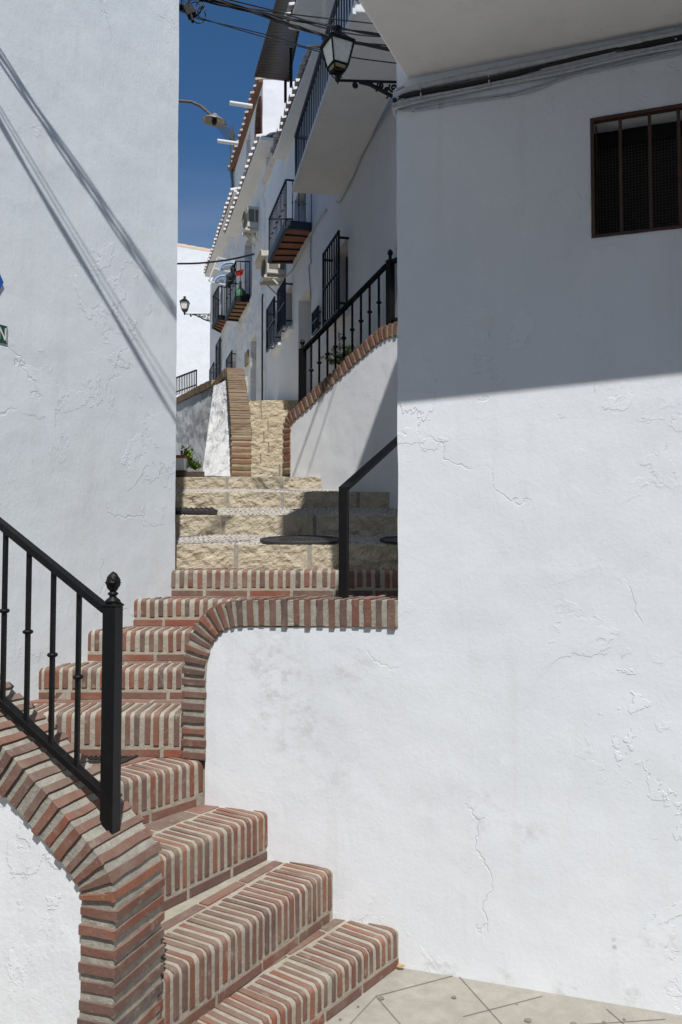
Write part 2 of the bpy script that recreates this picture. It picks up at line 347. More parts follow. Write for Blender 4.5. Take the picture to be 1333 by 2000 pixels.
# ------------------------------------------------------------------ brick staircase
def nose_prof(h, t, r=.024, n=6):
    pr = [(0, -h)] + [(r - r * math.cos(a), -r + r * math.sin(a)) for a in [math.pi / 2 * k / n for k in range(n + 1)]] + [(t, 0)]
    return pr
def brick_step(parent, Lp, Rp, z, h, t, ts, pitch=.039, back_row=True, label=None, body_t=None, extL=.0, extR=.0):
    """Lp,Rp: nose ends (plan); h riser; t tread to next riser; ts length of the tread strips"""
    L3 = Vector((Lp[0], Lp[1], 0)); R3 = Vector((Rp[0], Rp[1], 0)); e = unit(R3 - L3); b = Vector((-e.y, e.x, 0))
    ln = (R3 - L3).length; Z = Vector((0, 0, 1)); mb = MB()
    def W(u, a, ww): return L3 + e * a + b * u + Z * (z + ww)
    # mortar body, cut finely along its length so that its nose undulates
    pr = nose_prof(h, body_t or t + .12)
    pr = [pr[0], (0, -h * .66), (0, -h * .33)] + pr[1:-1] + [(ts * .5, 0), (ts, 0), pr[-1]]
    n = max(2, int(ln / .03)); vs = []
    for i in range(n + 1):
        a = -extL + (ln + extL + extR) * i / n
        for (u, v_) in pr:
            k = noise.noise(Vector((a * 22, u * 22 + z * 9, v_ * 22))) * .0020 + noise.noise(Vector((a * 3, z * 5, 0))) * .005
            f = 1 if v_ > -.02 else .35
            vs.append(W(u - (k if v_ < -.005 else 0), a, v_ + k * f))
    m_ = len(pr)
    fs = [(i * m_ + j, (i + 1) * m_ + j, (i + 1) * m_ + j + 1, i * m_ + j + 1) for i in range(n) for j in range(m_ - 1)]
    mb.add(vs, fs, 0, True)
    # closing back, bottom and ends
    bt = pr[-1][0]
    A, B = -extL, ln + extR
    mb.add([W(bt, A, 0), W(bt, B, 0), W(bt, B, -h - .05), W(bt, A, -h - .05)], [(0, 1, 2, 3)], 0)
    for aa in (A, B): mb.add([W(u, aa, v_) for u, v_ in pr] + [W(bt, aa, -h)], [tuple(range(m_ + 1))], 0)
    # vertical/tread strips
    lift = .0025; cb = .040 if back_row else .012
    a = -extL + .012
    while a < ln + extR - .045:
        wd = pitch * random.uniform(.50, .60); jit = random.uniform(-.003, .003); dep = random.uniform(.001, .0045)
        lo = -h + cb + .012 + random.uniform(-.004, .006); tsx = ts + random.uniform(-.012, .006)
        pr2 = [(0, lo)] + nose_prof(h, tsx, r=.022)[1:-1] + [(tsx * .55, 0), (tsx, 0)]
        ww = []; kseed = random.uniform(0, 99)
        slow = noise.noise(Vector((a * 3, z * 5, 0))) * .005; dep += slow + .0015
        for i, (u, v_) in enumerate(pr2):
            wv = noise.noise(Vector((kseed, i * .45, 0))) * .0035
            if i == 0: du, dz = -dep, 0
            elif i >= len(pr2) - 2: du, dz = 0, dep
            else: du, dz = -dep * .7, dep * .7
            ll = a + jit + wv; rr = a + wd + jit + noise.noise(Vector((kseed + 9, i * .45, 0))) * .0035
            ww.append((W(u + du, ll, v_ + dz), W(u + du, rr, v_ + dz), W(u + du + .018, rr, v_ + dz - .014), W(u + du + .018, ll, v_ + dz - .014)))
        vs = [p for q_ in ww for p in q_]; k = len(ww)
        fs = []
        for i in range(k - 1):
            o = i * 4
            fs += [(o, o + 1, o + 5, o + 4), (o + 1, o + 2, o + 6, o + 5), (o + 3, o, o + 4, o + 7)]
        fs += [(3, 2, 1, 0), (4 * k - 4, 4 * k - 3, 4 * k - 2, 4 * k - 1)]
        mb.add(vs, fs, 1)
        a += pitch * random.uniform(.93, 1.07)
    # stretcher course at the foot of the riser and stretcher row at the back of the tread
    if back_row:
        a = -extL + random.uniform(0, .1)
        while a < ln + extR - .1:
            lb = random.uniform(.20, .235); a2 = min(a + lb, ln + extR - .01)
            mb.box(W(.008, (a + a2) / 2, -h + .019), (e, b, Z), ((a2 - a) / 2, .0105 + random.uniform(0, .002), .0165), 1)
            a += lb + .016
    rw = t - ts - .022
    if rw > .04:
        r0 = ts + .014; nrow = max(1, round(rw / .12)); rwd = rw / nrow
        for r_ in range(nrow):
            a = -extL + random.uniform(0, .15)
            while a < ln + extR - .06:
                lb = random.uniform(.20, .235); a2 = min(a + lb, ln + extR - .01)
                mb.box(W(r0 + rwd * (r_ + .5), (a + a2) / 2, -.006), (e, b, Z), ((a2 - a) / 2, rwd / 2 - .006, .0085 + random.uniform(0, .002)), 1)
                a += lb + .014
    o = mb.build('step', [mortar, brick], parent, bevel=.0022, seg=2)
    if label: o['label'] = label
    return o
ZS = {1: .143, 2: .338, 3: .527, 4: .716, 5: .925, 6: 1.045, 7: 1.195, 8: 1.338, 9: 1.486}
st = thing('brick_staircase', 'winding flight of red brick steps with pale mortar climbing beside the white wall', 'staircase', (-.3, 2.9, 0))
n1r, n1l = atz(777, 1815, ZS[1]), atz(510, 2000, ZS[1])
n2r, n2l = atz(650, 1697, ZS[2]), atz(324, 1908, ZS[2])
n3r, n3l = atz(520, 1588, ZS[3]), atz(318, 1674, ZS[3])
n4r, n4l = atz(396, 1484, ZS[4]), atz(234, 1528, ZS[4])
def ext(a, b, k): return b + (b - a).normalized() * k     # from a through b
brick_step(st, ext(n1r, n1l, .9), ext(n1l, n1r, .0), ZS[1], ZS[1], .262, .185, extR=.05)
brick_step(st, ext(n2r, n2l, .25), n2r, ZS[2], ZS[2] - ZS[1], .262, .185, extR=.05)
brick_step(st, ext(n3r, n3l, .35), n3r, ZS[3], ZS[3] - ZS[2], .42, .19, extR=.05)
brick_step(st, ext(n4r, n4l, .30), n4r, ZS[4], ZS[4] - ZS[3], .30, .165, extR=.05, pitch=.043)
def nose_y(px, py, z): return atz(px, py, z).y
Y5 = 3.535; ZS[5] = aty(357, 1395, Y5).z; Y6 = 3.875; Y7 = 4.13; Y8 = 4.402; Y9 = 4.657
brick_step(st, (-2.4, Y5 + .05), (-.52, Y5), ZS[5], ZS[5] - ZS[4], Y6 - Y5 - .02, Y6 - Y5 - .12, body_t=.9, pitch=.042)
def xl(Y): return -1.414 + (Y - 3.875) * .5828
for k, Y, Yn, xr in ((6, Y6, Y7, .18), (7, Y7, Y8, .35), (8, Y8, Y9, .55), (9, Y9, 5.02, .75)):
    brick_step(st, (xl(Y), Y), (xr, Y - .005), ZS[k], ZS[k] - ZS[k - 1], Yn - Y, Yn - Y - (.085 if k < 9 else .06), extL=.12, body_t=.45, pitch={6: .0445, 7: .0455, 8: .047, 9: .0503}[k])
# landing slab of step 4
mb = MB(); mb.add([(-2.4, 2.7, ZS[4] - .006), (-1.02, 3.22, ZS[4] - .006), (-.72, 3.62, ZS[4] - .006), (-2.4, 3.9, ZS[4] - .006), (-2.4, 2.7, .3), (-1.02, 3.22, .3), (-.72, 3.62, .3), (-2.4, 3.9, .3)], [(0, 1, 2, 3), (4, 5, 1, 0), (5, 6, 2, 1), (6, 7, 3, 2), (7, 4, 0, 3)], 0)
fl = MB()
mb.build('landing', [mortar, brick], st)
mb = MB()   # bricks laid flat on the landing, fanned
e_ = unit(n4r - n4l); bb = Vector((-e_.y, e_.x, 0))
for r_ in range(4):
    for c_ in range(-6, 4):
        if r_ == 0 and c_ > 3: continue
        p = n4l + e_ * (c_ * .235 + .11 + (r_ % 2) * .08 + .02 * r_) + bb * (.245 + r_ * .125); p.z = ZS[4] - .002
        if p.y > Y5 - .02 or p.x > -.72: continue
        mb.box(p, (e_, bb, Vector((0, 0, 1))), (.11, .055, .004), 0)
mb.build('landing_bricks', brick, st, bevel=.002)
# drain grate on the landing
gp = [atz(157, 1462, ZS[4] + .006), atz(275, 1474, ZS[4] + .006), atz(235, 1492, ZS[4] + .006), atz(120, 1484, ZS[4] + .006)]
gt = thing('drain_grate', 'dark slotted drain grate set in the brick landing behind the black railing', 'drain grate', sum(gp, Vector()) / 4)
m_ = MB(); m_.hexa([p + Vector((0, 0, -.01)) for p in gp], [p + Vector((0, 0, -.003)) for p in gp]); m_.build('backing', dark, gt)
m_ = MB()
for i in range(15):
    f = i / 14; m_.bar(gp[0].lerp(gp[1], f), gp[3].lerp(gp[2], f), .0032)
for i in range(4): m_.bar(gp[i], gp[(i + 1) % 4], .006)
for f in (.33, .66): m_.bar(gp[0].lerp(gp[3], f), gp[1].lerp(gp[2], f), .003)
m_.build('bars', castM, gt)
# ------------------------------------------------------------------ brick coping helper
def coping(name, fr, path, width, depth, mats, parent, side=1, pitch=.0505, bt=.0255, out=.012, rec=.0065, corner_r=0):
    """path in (s,z) of fr: the outer ridge. Bricks reach `width` to the side and `depth` back."""
    pts = [Vector(p) for p in path]
    # dense smooth path
    d = resample(pts, .012)
    for _ in range(14):
        d = [d[0]] + [(d[i - 1] + d[i] * 2 + d[i + 1]) / 4 for i in range(1, len(d) - 1)] + [d[-1]]
    cum = [0]
    for i in range(1, len(d)): cum.append(cum[-1] + (d[i] - d[i - 1]).length)
    def at(a):
        a = max(0, min(a, cum[-1] - 1e-6)); i = 0
        lo, hi = 0, len(cum) - 1
        while hi - lo > 1:
            mid = (lo + hi) // 2
            if cum[mid] <= a: lo = mid
            else: hi = mid
        f = (a - cum[lo]) / max(1e-9, cum[lo + 1] - cum[lo]); return d[lo].lerp(d[lo + 1], f)
    def nrm(a):
        t_ = at(a + .02) - at(a - .02); t_.normalize(); return Vector((-t_.y, t_.x)) * side
    mb = MB(); Ltot = cum[-1]
    def ring(a, ins, wo, dp, o_):
        p = at(a); n_ = nrm(a); q0 = p + n_ * ins; q1 = p + n_ * wo
        return [fr.P(q1.x, q1.y, o_), fr.P(q0.x, q0.y, o_), fr.P(q0.x, q0.y, -dp), fr.P(q1.x, q1.y, -dp)]
    # mortar core
    n = int(Ltot / .02); vs = []
    for i in range(n + 1):
        a = Ltot * i / n; k = noise.noise(Vector((a * 9, 3.1, 0))) * .003; vs += ring(a, rec + k, width, depth - rec, out - rec + k)
    fs = []
    for i in range(n):
        o = i * 4
        for j in range(4): fs.append((o + j, o + (j + 1) % 4, o + 4 + (j + 1) % 4, o + 4 + j))
    fs += [(0, 1, 2, 3), (4 * n + 3, 4 * n + 2, 4 * n + 1, 4 * n)]
    mb.add(vs, fs, 0)
    a = .006
    while a + bt < Ltot:
        b1 = bt * random.uniform(.88, 1.12); j1 = random.uniform(-.003, .003); j2 = random.uniform(-.002, .004)
        wi, dpt, ks = width + random.uniform(-.006, .004), depth + random.uniform(-.004, .004), random.uniform(0, 99)
        sec = []
        for q_ in range(3): sec.append((wi * (1 - q_ / 2.6), out + j2))          # front face, from its inner end to the ridge
        sec.append((j1 + .003, out + j2)); sec.append((j1, out + j2 - .004))
        for q_ in range(1, 5): sec.append((j1 + random.uniform(-.0015, .0015), (out + j2) * (1 - q_ / 4) - dpt * q_ / 4))
        A_, B_ = [], []
        for q_, (ins, oo) in enumerate(sec):
            for arr, ab, sg in ((A_, a, 1), (B_, a + b1, -1)):
                aa = ab + noise.noise(Vector((ks + sg * 7, q_ * .9, 0))) * .0040
                p_ = at(aa); n_2 = nrm(aa); v1 = p_ + n_2 * ins; v2 = p_ + n_2 * (ins + (.03 if q_ > 2 else 0)); arr.append((fr.P(v1.x, v1.y, oo), fr.P(v2.x, v2.y, oo - (.02 if q_ <= 3 else 0))))
        vs = []; 
        for (oa, ia), (ob, ib) in zip(A_, B_): vs += [oa, ob, ib, ia]
        k_ = len(A_); fs = []
        for q_ in range(k_ - 1):
            o_ = q_ * 4; fs += [(o_, o_ + 1, o_ + 5, o_ + 4), (o_ + 1, o_ + 2, o_ + 6, o_ + 5), (o_ + 2, o_ + 3, o_ + 7, o_ + 6), (o_ + 3, o_, o_ + 4, o_ + 7)]
        fs += [(3, 2, 1, 0), (4 * k_ - 4, 4 * k_ - 3, 4 * k_ - 2, 4 * k_ - 1)]
        mb.add(vs, fs, 1)
        a += pitch * random.uniform(.94, 1.06)
    o = mb.build(name, mats, parent, bevel=.004, seg=2); fixn(o)
    return o
# ------------------------------------------------------------------ corner house (right)
RH = thing('corner_house', 'big white plastered house filling the right side with barred window and overhanging upper floor', 'house', (.9, 3.3, 0))
cop_path = [RP.px(*p) for p in ((357, 1482), (357, 1400), (358, 1310), (362, 1272), (371, 1240), (389, 1208), (415, 1184), (450, 1171), (520, 1169), (640, 1169), (777, 1169))]
inner = [RP.px(*p) for p in ((401, 1482), (401, 1400), (400, 1310), (402, 1288), (407, 1265), (420, 1243), (440, 1228), (470, 1224), (640, 1224), (779, 1224))]
wt = [RP.px(1153, 232), RP.px(1333, 200), RP.px(1153, 466)]
ws0, ws1, wz0, wz1 = wt[0][0], wt[0][0] + .50, wt[2][1], wt[0][1]
wall = [(sc_, 7.0), (9, 7.0), (9, -.3), (inner[0][0] - .004, -.3)] + [(a, b) for a, b in inner[:-1]] + [(sc_, inner[-1][1])]
mb = MB(); slab(mb, RP, wall, .20, holes=[[(ws0, wz0), (ws1, wz0), (ws1, wz1), (ws0, wz1)]], wob=.005)
wallo = fixn(mb.build('wall', plR, RH, bevel=.012, seg=3))
# side wall, back and roof, so that the house is a body; outlines fitted to the shadow they throw
mb = MB()
sd = VP(RP.P(sc_, 0).to_2d(), (.11, 1), -1)
def sidew(a0, a1, z1): slab(mb, sd, [(a0, -.2), (a1, -.2), (a1, z1), (a0, z1)], .2, wob=.004, out=-.006)
sidew(.2, 1.25, 4.6); slab(mb, VP(sd.P(1.22, 0).to_2d(), (1, .1)), [(0, -.2), (3, -.2), (3, 4.6), (0, 4.6)], .2, wob=.004, out=0); sidew(.21, .45, 6.19)
mb.build('side_wall', plR, RH)
c_ = RP.P(sc_, 0); zr = 6.2
mb = MB()
rf = [(.07, 2.62), (.23, 3.64), (.55, 3.70), (.78, 3.90), (1.6, 4.05), (9, 2.2), (9, 0.0), (1.5, 2.2)]  # unseen roof edge shaped for its shadow on steps and retaining wall
mb.add([(x, y, zr) for x, y in rf] + [(x, y, zr + .35) for x, y in rf], [tuple(range(8))[::-1], tuple(range(8, 16))] + [(i, (i + 1) % 8, 8 + (i + 1) % 8, 8 + i) for i in range(8)])
fixn(mb.build('roof', tileW, RH))
# overhanging upper floor slab: its street edge throws the long shadow on the wall
zc = 3.495
o0 = RP.px(800, 164); o1s = RP.px(700, 5)
eA = atz(800, 164, zc); eB = atz(700, 5, zc)
def edge(px, py):
    s_, z_ = RP.px(px, py); p = RP.P(s_, z_); t_ = (zc - z_) / SUN.z; return p + SUN * t_
s0 = edge(778, 794); s1 = edge(1333, 736); dv = unit(s1 - s0)
dl = unit(eB - eA)
# left edge of the slab meets the front edge
def isect(p, d, q_, e2):
    den = d.x * e2.y - d.y * e2.x; t_ = ((q_.x - p.x) * e2.y - (q_.y - p.y) * e2.x) / den; return p + d * t_
fl_ = isect(eA, dl, s0, dv); fr_ = s0 + dv * 6; br_ = RP.P(7.5, zc, -.05); bl_ = eA - dl * .05
print('overhang', s0, s1, fl_, eA)
mb = MB(); zt = zc + .30
mb.hexa([Vector((p.x, p.y, zc)) for p in (fl_, fr_, br_, bl_)], [Vector((p.x, p.y, zt)) for p in (fl_, fr_, br_, bl_)])
fixn(mb.build('overhang', M_plaster('white_plaster_soffit', rough=.5, ledge=.2, base=(.78, .76, .74), dirt=.03), RH, bevel=.012, seg=3))
# coping of the stair wall
coping('coping', RP, cop_path, .112, .235, [mortarG, brick], RH, side=-1)
mb = MB()
# barred window
wn = MB(); fo = RP
def rb(mb, s0, z0, s1, z1, o0, o1, mi=0):
    mb.hexa([fo.P(s0, z0, o0), fo.P(s1, z0, o0), fo.P(s1, z1, o0), fo.P(s0, z1, o0)], [fo.P(s0, z0, o1), fo.P(s1, z0, o1), fo.P(s1, z1, o1), fo.P(s0, z1, o1)], mi)
rb(wn, ws0 - .02, wz0 - .02, ws1 + .02, wz1 + .02, -.175, -.17)
wn.hexa([fo.P(ws0 - .02, wz1 - .06, -.12), fo.P(ws1 + .02, wz1 - .06, -.12), fo.P(ws1 + .02, wz1 + .02, -.12), fo.P(ws0 - .02, wz1 + .02, -.12)], [fo.P(ws0 - .02, wz1 - .06, -.118), fo.P(ws1 + .02, wz1 - .06, -.118), fo.P(ws1 + .02, wz1 + .02, -.118), fo.P(ws0 - .02, wz1 + .02, -.118)])
wn = wn.build('window', dark, RH)
m_ = MB(); k = .013
for a in ((ws0, wz0, ws0 + k, wz1), (ws1 - k, wz0, ws1, wz1), (ws0 + k, wz0, ws1 - k, wz0 + k * .8), (ws0 + k, wz1 - k, ws1 - k, wz1)): rb(m_, *a, -.022, .006)
rb(m_, ws0 + k + .004, wz0 + k, ws0 + k + .010, wz1 - k, -.05, -.03)
m_.build('frame', rust, wn, bevel=.002)
for px_ in (1213, 1271, 1328, 1385):
    s_ = RP.px(px_, 330)[0]; m_ = MB(); rb(m_, s_ - .006, wz0 + k, s_ + .006, wz1 - k, -.016, -.004); m_.build('bar', rust, wn, bevel=.0015)
m_ = MB()
a = ws0 + .03
while a < ws1 - .02: m_.bar(fo.P(a, wz0 + .012, -.06), fo.P(a, wz1 - .09 , -.06), .0007); a += .0115
a = wz0 + .02
while a < wz1 - .09: m_.bar(fo.P(ws0 + .025, a, -.0605), fo.P(ws1 - .015, a, -.0605), .0007); a += .0115
m_.build('wire_mesh', M_flat('wire', (.06, .05, .04), .5), wn)
# pipes and cables under the overhang
def pipe_run(name, pxs, r, m, label, cat, o=.02, group=None, n=8, jit=0):
    pts = []
    for i, (x, y) in enumerate(pxs):
        s_, z_ = RP.px(x, y); pts.append(RP.P(s_, z_, o))
    # smooth
    d = []
    for i in range(len(pts) - 1):
        p0 = pts[max(i - 1, 0)]; p1 = pts[i]; p2 = pts[i + 1]; p3 = pts[min(i + 2, len(pts) - 1)]
        for j in range(8):
            t_ = j / 8; d.append(.5 * ((2 * p1) + (p2 - p0) * t_ + (2 * p0 - 5 * p1 + 4 * p2 - p3) * t_ ** 2 + (3 * p1 - p0 - 3 * p2 + p3) * t_ ** 3))
    d.append(pts[-1])
    if jit: d = [p + Vector((0, 0, noise.noise(Vector((i * .11, jit * 7, 0))) * .004)) for i, p in enumerate(d)]
    mb = MB(); mb.tube(d, r, n); return mb, d
mb, d = pipe_run('', ((776, 196), (800, 180), (880, 161), (1000, 137), (1333, 68), (1500, 34), (1900, -50)), .0135, cabW, '', '', .014)
for k_ in (10, 22, 29): mb.tube([d[k_], d[k_ + 1]], .0165, 8)
tag(mb.build('conduit', cabW), 'thick white painted conduit pipe running under the overhang above the cables', 'pipe')
mb = MB()
for k_ in range(3):
    m2, _d = pipe_run('', ((770, 206 - k_ * 3), (800, 193 - k_ * 2), (880, 179 - k_ * 2), (1000, 154 - k_ * 2), (1160, 114 - k_ * 2), (1333, 83 - k_ * 3), (1500, 45), (1900, -40)), .0050, cabB, '', '', .012 + .004 * k_, jit=k_ + 1)
    b_ = len(mb.v); mb.v += m2.v; mb.f += [[i + b_ for i in f] for f in m2.f]; mb.m += m2.m; mb.sm += m2.sm
tag(mb.build('black_cable_bundle', cabB), 'bundle of black cables under the overhang between the conduit and white cables', 'cables')
mb = MB()
for k_ in range(6):
    yy = k_ * 4.2
    m2, _d = pipe_run('', ((768, 196 + yy), (800, 189 + yy * .9), (880, 174 + yy * .8), (960, 158 + yy * .75), (1100, 131 + yy * .7), (1240, 96 + yy * .8), (1333, 74 + yy), (1500, 36 + yy), (1900, -50 + yy)), .0046, cabW, '', '', .010 + random.uniform(0, .006), jit=k_ + 5)
    b_ = len(mb.v); mb.v += m2.v; mb.f += [[i + b_ for i in f] for f in m2.f]; mb.m += m2.m; mb.sm += m2.sm
for px_, py_ in ((824, 187), (956, 160), (1318, 73)):
    s_, z_ = RP.px(px_, py_); mb.tube([RP.P(s_, z_ + .022, .02), RP.P(s_ + .003, z_ - .022, .02)], .0035, 6)
tag(mb.build('white_cable_bundle', cabW), 'bundle of white painted cables clipped to the wall below the overhang', 'cables')
for ys, lab in (((812, 212), (880, 199), (1000, 182), (1110, 150), (1160, 139), (1333, 96), (1500, 60), (1900, -20)), 'upper thin white cable sagging under the white cable bundle'), (((776, 216), (820, 216), (880, 206), (1030, 182), (1120, 150), (1333, 106), (1500, 70), (1900, -10)), 'lower thin white cable with small nails under the white cable bundle'):
    m2, d = pipe_run('', ys, .0030, cabW, '', '', .004)
    for k_ in (6, 14, 22): m2.box(d[k_], (Vector((1, 0, 0)), Vector((0, 1, 0)), Vector((0, 0, 1))), (.004, .004, .005))
    tag(m2.build('thin_cable', cabW), lab, 'cable')
# cable ring around the corner
mb = MB()
cs = RP.P(sc_, 0)
for k_ in range(7):
    z_ = RP.px(772, 178 + k_ * 6)[1]; m_i = 1 if k_ in (2,) else 0
    p0 = RP.P(sc_ + .035, z_ + .006 , .012); pts = [p0]
    for j in range(7):
        a = math.pi / 2 * j / 6; cc = RP.P(sc_ + .012, 0, -.012)
        dirv = -Vector((RP.e.x, RP.e.y, 0)) * math.sin(a) + Vector((RP.n.x, RP.n.y, 0)) * math.cos(a)
        pts.append(Vector((cc.x, cc.y, z_ - .001 * j)) + dirv * .024)
    pts.append(RP.P(sc_ - .012, z_ + .005, -.9)); mb.tube(pts, .0058, 8, m_i)
tag(mb.build('corner_cable_loops', [cabW, cabB]), 'cables bent round the corner of the right house beneath the overhang', 'cables')
# ------------------------------------------------------------------ left house
LH = thing('left_house', 'tall white plastered house wall on the left edge of the picture', 'house', (-2, 4.2, 0))
mb = MB(); slab(mb, LPn, [(-5, -.3), (SL + .008, -.3), (SL, 1.5), (SL - .008, 4.8), (SL - .014, 7), (-5, 7)], .3, wob=.005)
fixn(mb.build('wall', plL, LH, bevel=.016, seg=3))
cL = LPn.P(SL - .02, 0); ls = VP(cL.to_2d(), (-.30, .954))
mb = MB(); slab(mb, VP(cL.to_2d() , (-.30, .954), 1), [(.0, -.2), (5.6, -.2), (5.6, 7), (.0, 7)], .3, out=-.006); fixn(mb.build('side_wall', plL, LH))
mb = MB(); mb.hexa([LPn.P(-5, 6.8, -.05), LPn.P(SL - .25, 6.8, -.05), Vector((-2.9, 9.8, 6.8)), Vector((-8, 9, 6.8))], [LPn.P(-5, 7.0, -.05), LPn.P(SL - .25, 7.0, -.05), Vector((-2.9, 9.8, 7.0)), Vector((-8, 9, 7.0))]); fixn(mb.build('roof', tileW, LH))
# signs on the left house
def lp(px, py, o=0): s_, z_ = LPn.px(px, py); return LPn.P(s_, z_, o)
sx_, sz_ = LPn.px(5.0, 553); rad = .062
mb = MB()
def hexring(r0, r1, o0, o1, mi):
    c = (sx_ - rad, sz_)
    for i in range(6):
        a0 = math.pi / 3 * i; a1 = a0 + math.pi / 3
        P_ = lambda r, a, o: LPn.P(c[0] + r * math.cos(a), c[1] + r * math.sin(a), o)
        mb.hexa([P_(r0, a0, o0), P_(r1, a0, o0), P_(r1, a1, o0), P_(r0, a1, o0)], [P_(r0, a0, o1), P_(r1, a0, o1), P_(r1, a1, o1), P_(r0, a1, o1)], mi)
hexring(.028, .062, -.002, .010, 0); hexring(.0005, .026, -.002, .009, 1)
tag(fixn(mb.build('hexagonal_tile', [blueT, whiteT], bevel=.001)), 'blue glazed hexagonal tile with white centre on the left wall above the green sign', 'wall tile')
na, zt_ = LPn.px(14, 638); _a, zb_ = LPn.px(14, 672)
sg = thing('street_sign', 'green glazed street name sign ending in a white letter N at the left edge', 'sign', LPn.P(na - .05, zb_))
mb = MB(); mb.hexa([LPn.P(na - .16, zb_, -.002), LPn.P(na, zb_, -.002), LPn.P(na, zt_, -.002), LPn.P(na - .16, zt_, -.002)], [LPn.P(na - .16, zb_, .006), LPn.P(na, zb_, .006), LPn.P(na, zt_, .006), LPn.P(na - .16, zt_, .006)]); mb.build('panel', greenT, sg, bevel=.001)
mb = MB(); o0 = .0075; H_ = zt_ - zb_
xa, xb = na - .044, na - .012; za, zb2 = zb_ + H_ * .14, zt_ - H_ * .14
def st_(a, b, wd=.0035):
    A = Vector(a); B = Vector(b); mb.hexa([LPn.P(A.x - wd, A.y, o0 - .003), LPn.P(A.x + wd, A.y, o0 - .003), LPn.P(B.x + wd, B.y, o0 - .003), LPn.P(B.x - wd, B.y, o0 - .003)], [LPn.P(A.x - wd, A.y, o0), LPn.P(A.x + wd, A.y, o0), LPn.P(B.x + wd, B.y, o0), LPn.P(B.x - wd, B.y, o0)])
st_((xa, za), (xa, zb2)); st_((xb, za), (xb, zb2)); st_((xb - .0, za), (xa + .0, zb2), .0045)
fixn(mb.build('lettering', whiteT, sg))
mb = MB()
for a in ((na - .005, zb_ + .003, na - .003, zt_ - .003),):
    mb.hexa([LPn.P(a[0], a[1], .004), LPn.P(a[2], a[1], .004), LPn.P(a[2], a[3], .004), LPn.P(a[0], a[3], .004)], [LPn.P(a[0], a[1], .0072), LPn.P(a[2], a[1], .0072), LPn.P(a[2], a[3], .0072), LPn.P(a[0], a[3], .0072)])
mb.build('border', whiteT, sg)
# ------------------------------------------------------------------ front parapet with coping and railing
PT = thing('stair_parapet', 'white parapet in the lower left corner capped with curving red brick coping', 'wall', PP.P(0, 0))
pr_ = [(233, 2250), (232, 2000), (231, 1900), (231, 1810), (234, 1760), (228, 1715), (207, 1674), (171, 1629), (144, 1599), (118, 1566), (90, 1537), (53, 1496), (24, 1466), (-20, 1424), (-120, 1328), (-320, 1140)]
pp = [PP.px(*p) for p in pr_]
pp[0] = (pp[1][0], 0.0); pp[1] = (pp[2][0], pp[1][1])
coping('coping', PP, pp, .112, .235, [mortarG, brick], PT, side=1, out=.016)
# plaster body follows the inner side of the coping
ppv = [Vector(p) for p in pp]; inn = []
for i, p in enumerate(ppv):
    t_ = ppv[min(i + 1, len(ppv) - 1)] - ppv[max(i - 1, 0)]; t_.normalize(); inn.append(p + Vector((-t_.y, t_.x)) * .100)
inn2 = [inn[0]] + [q_ for i, q_ in enumerate(inn[1:]) if True]
out_ = [(inn[0].x, -.3)] + [(q_.x, q_.y) for q_ in inn] + [(inn[-1].x - .5, inn[-1].y + .4), (inn[-1].x - .5, -.3)]
mb = MB(); slab(mb, PP, out_, .20, wob=.004, step=.05); fixn(mb.build('wall', plP, PT, bevel=.008))
def finial(mb, c, k=1.0, n=20):
    """pine-cone finial on a small collar, c = top of the post"""
    pr = [(.0, 0), (.021, 0), (.018, .008), (.010, .014), (.0085, .018), (.0135, .022), (.0135, .025), (.008, .029), (.009, .032)]
    mb.lathe([(r * k, z * k) for r, z in pr], c, n)
    z0 = .030; H = .052; rows = 26; vs = []
    for i in range(rows + 1):
        f = i / rows; r = .0182 * math.sin(math.pi * min(1, f * .92 + .10)) ** .75
        if f > .97: r *= .5
        for j in range(n):
            a = 2 * math.pi * j / n
            s_ = .0012 * (1 if (math.sin(a * 5 + f * 22) > 0) else -1) * (1 if f < .95 else 0) + (.0025 if abs(f - .42) < .03 else 0)
            vs.append(Vector(c) + Vector(((r + s_) * math.cos(a), (r + s_) * math.sin(a), z0 + H * f)) * k)
    mb.add(vs, [(i * n + j, i * n + (j + 1) % n, (i + 1) * n + (j + 1) % n, (i + 1) * n + j) for i in range(rows) for j in range(n)], 0, True)
Z3 = Vector((0, 0, 1))
def ring_collar(mb, c, r=.0155, h=.006): mb.lathe([(.004, -h), (r * .75, -h), (r, -h * .4), (r, h * .4), (r * .75, h), (.004, h)], c, 14)
RR = PP.off(-.10)
rt = thing('front_railing', 'black iron railing with pine cone finial standing on the lower left brick coping', 'railing', RR.P(RR.px(211, 1600)[0], RR.px(211, 1600)[1]))
e3 = Vector((RR.e.x, RR.e.y, 0)); n3 = Vector((RR.n.x, RR.n.y, 0))
ps, pz1 = RR.px(221, 1176); pz0 = RR.px(211, 1606)[1] - .03
mb = MB(); mb.hexa([RR.P(ps + a * .021, pz0, b * .021) for a, b in ((-1, -1), (1, -1), (1, 1), (-1, 1))], [RR.P(ps + a * .021, pz1 - .012, b * .021) for a, b in ((-1, -1), (1, -1), (1, 1), (-1, 1))])
mb.hexa([RR.P(ps + a * .0235, pz1 - .012, b * .0235) for a, b in ((-1, -1), (1, -1), (1, 1), (-1, 1))], [RR.P(ps + a * .0235, pz1 - .006, b * .0235) for a, b in ((-1, -1), (1, -1), (1, 1), (-1, 1))])
mb.hexa([RR.P(ps + a * .0225, pz1 - .006, b * .0225) for a, b in ((-1, -1), (1, -1), (1, 1), (-1, 1))], [RR.P(ps + a * .008, pz1 + .008, b * .008) for a, b in ((-1, -1), (1, -1), (1, 1), (-1, 1))])
post = mb.build('post', iron, rt, bevel=.002)
mb = MB(); finial(mb, RR.P(ps, pz1 - .002), 1.12); mb.build('finial', iron, post)
tA = RR.px(205, 1188); tB = RR.px(0, 1022)
bA = RR.px(200, 1548); bB = RR.px(0, 1366)
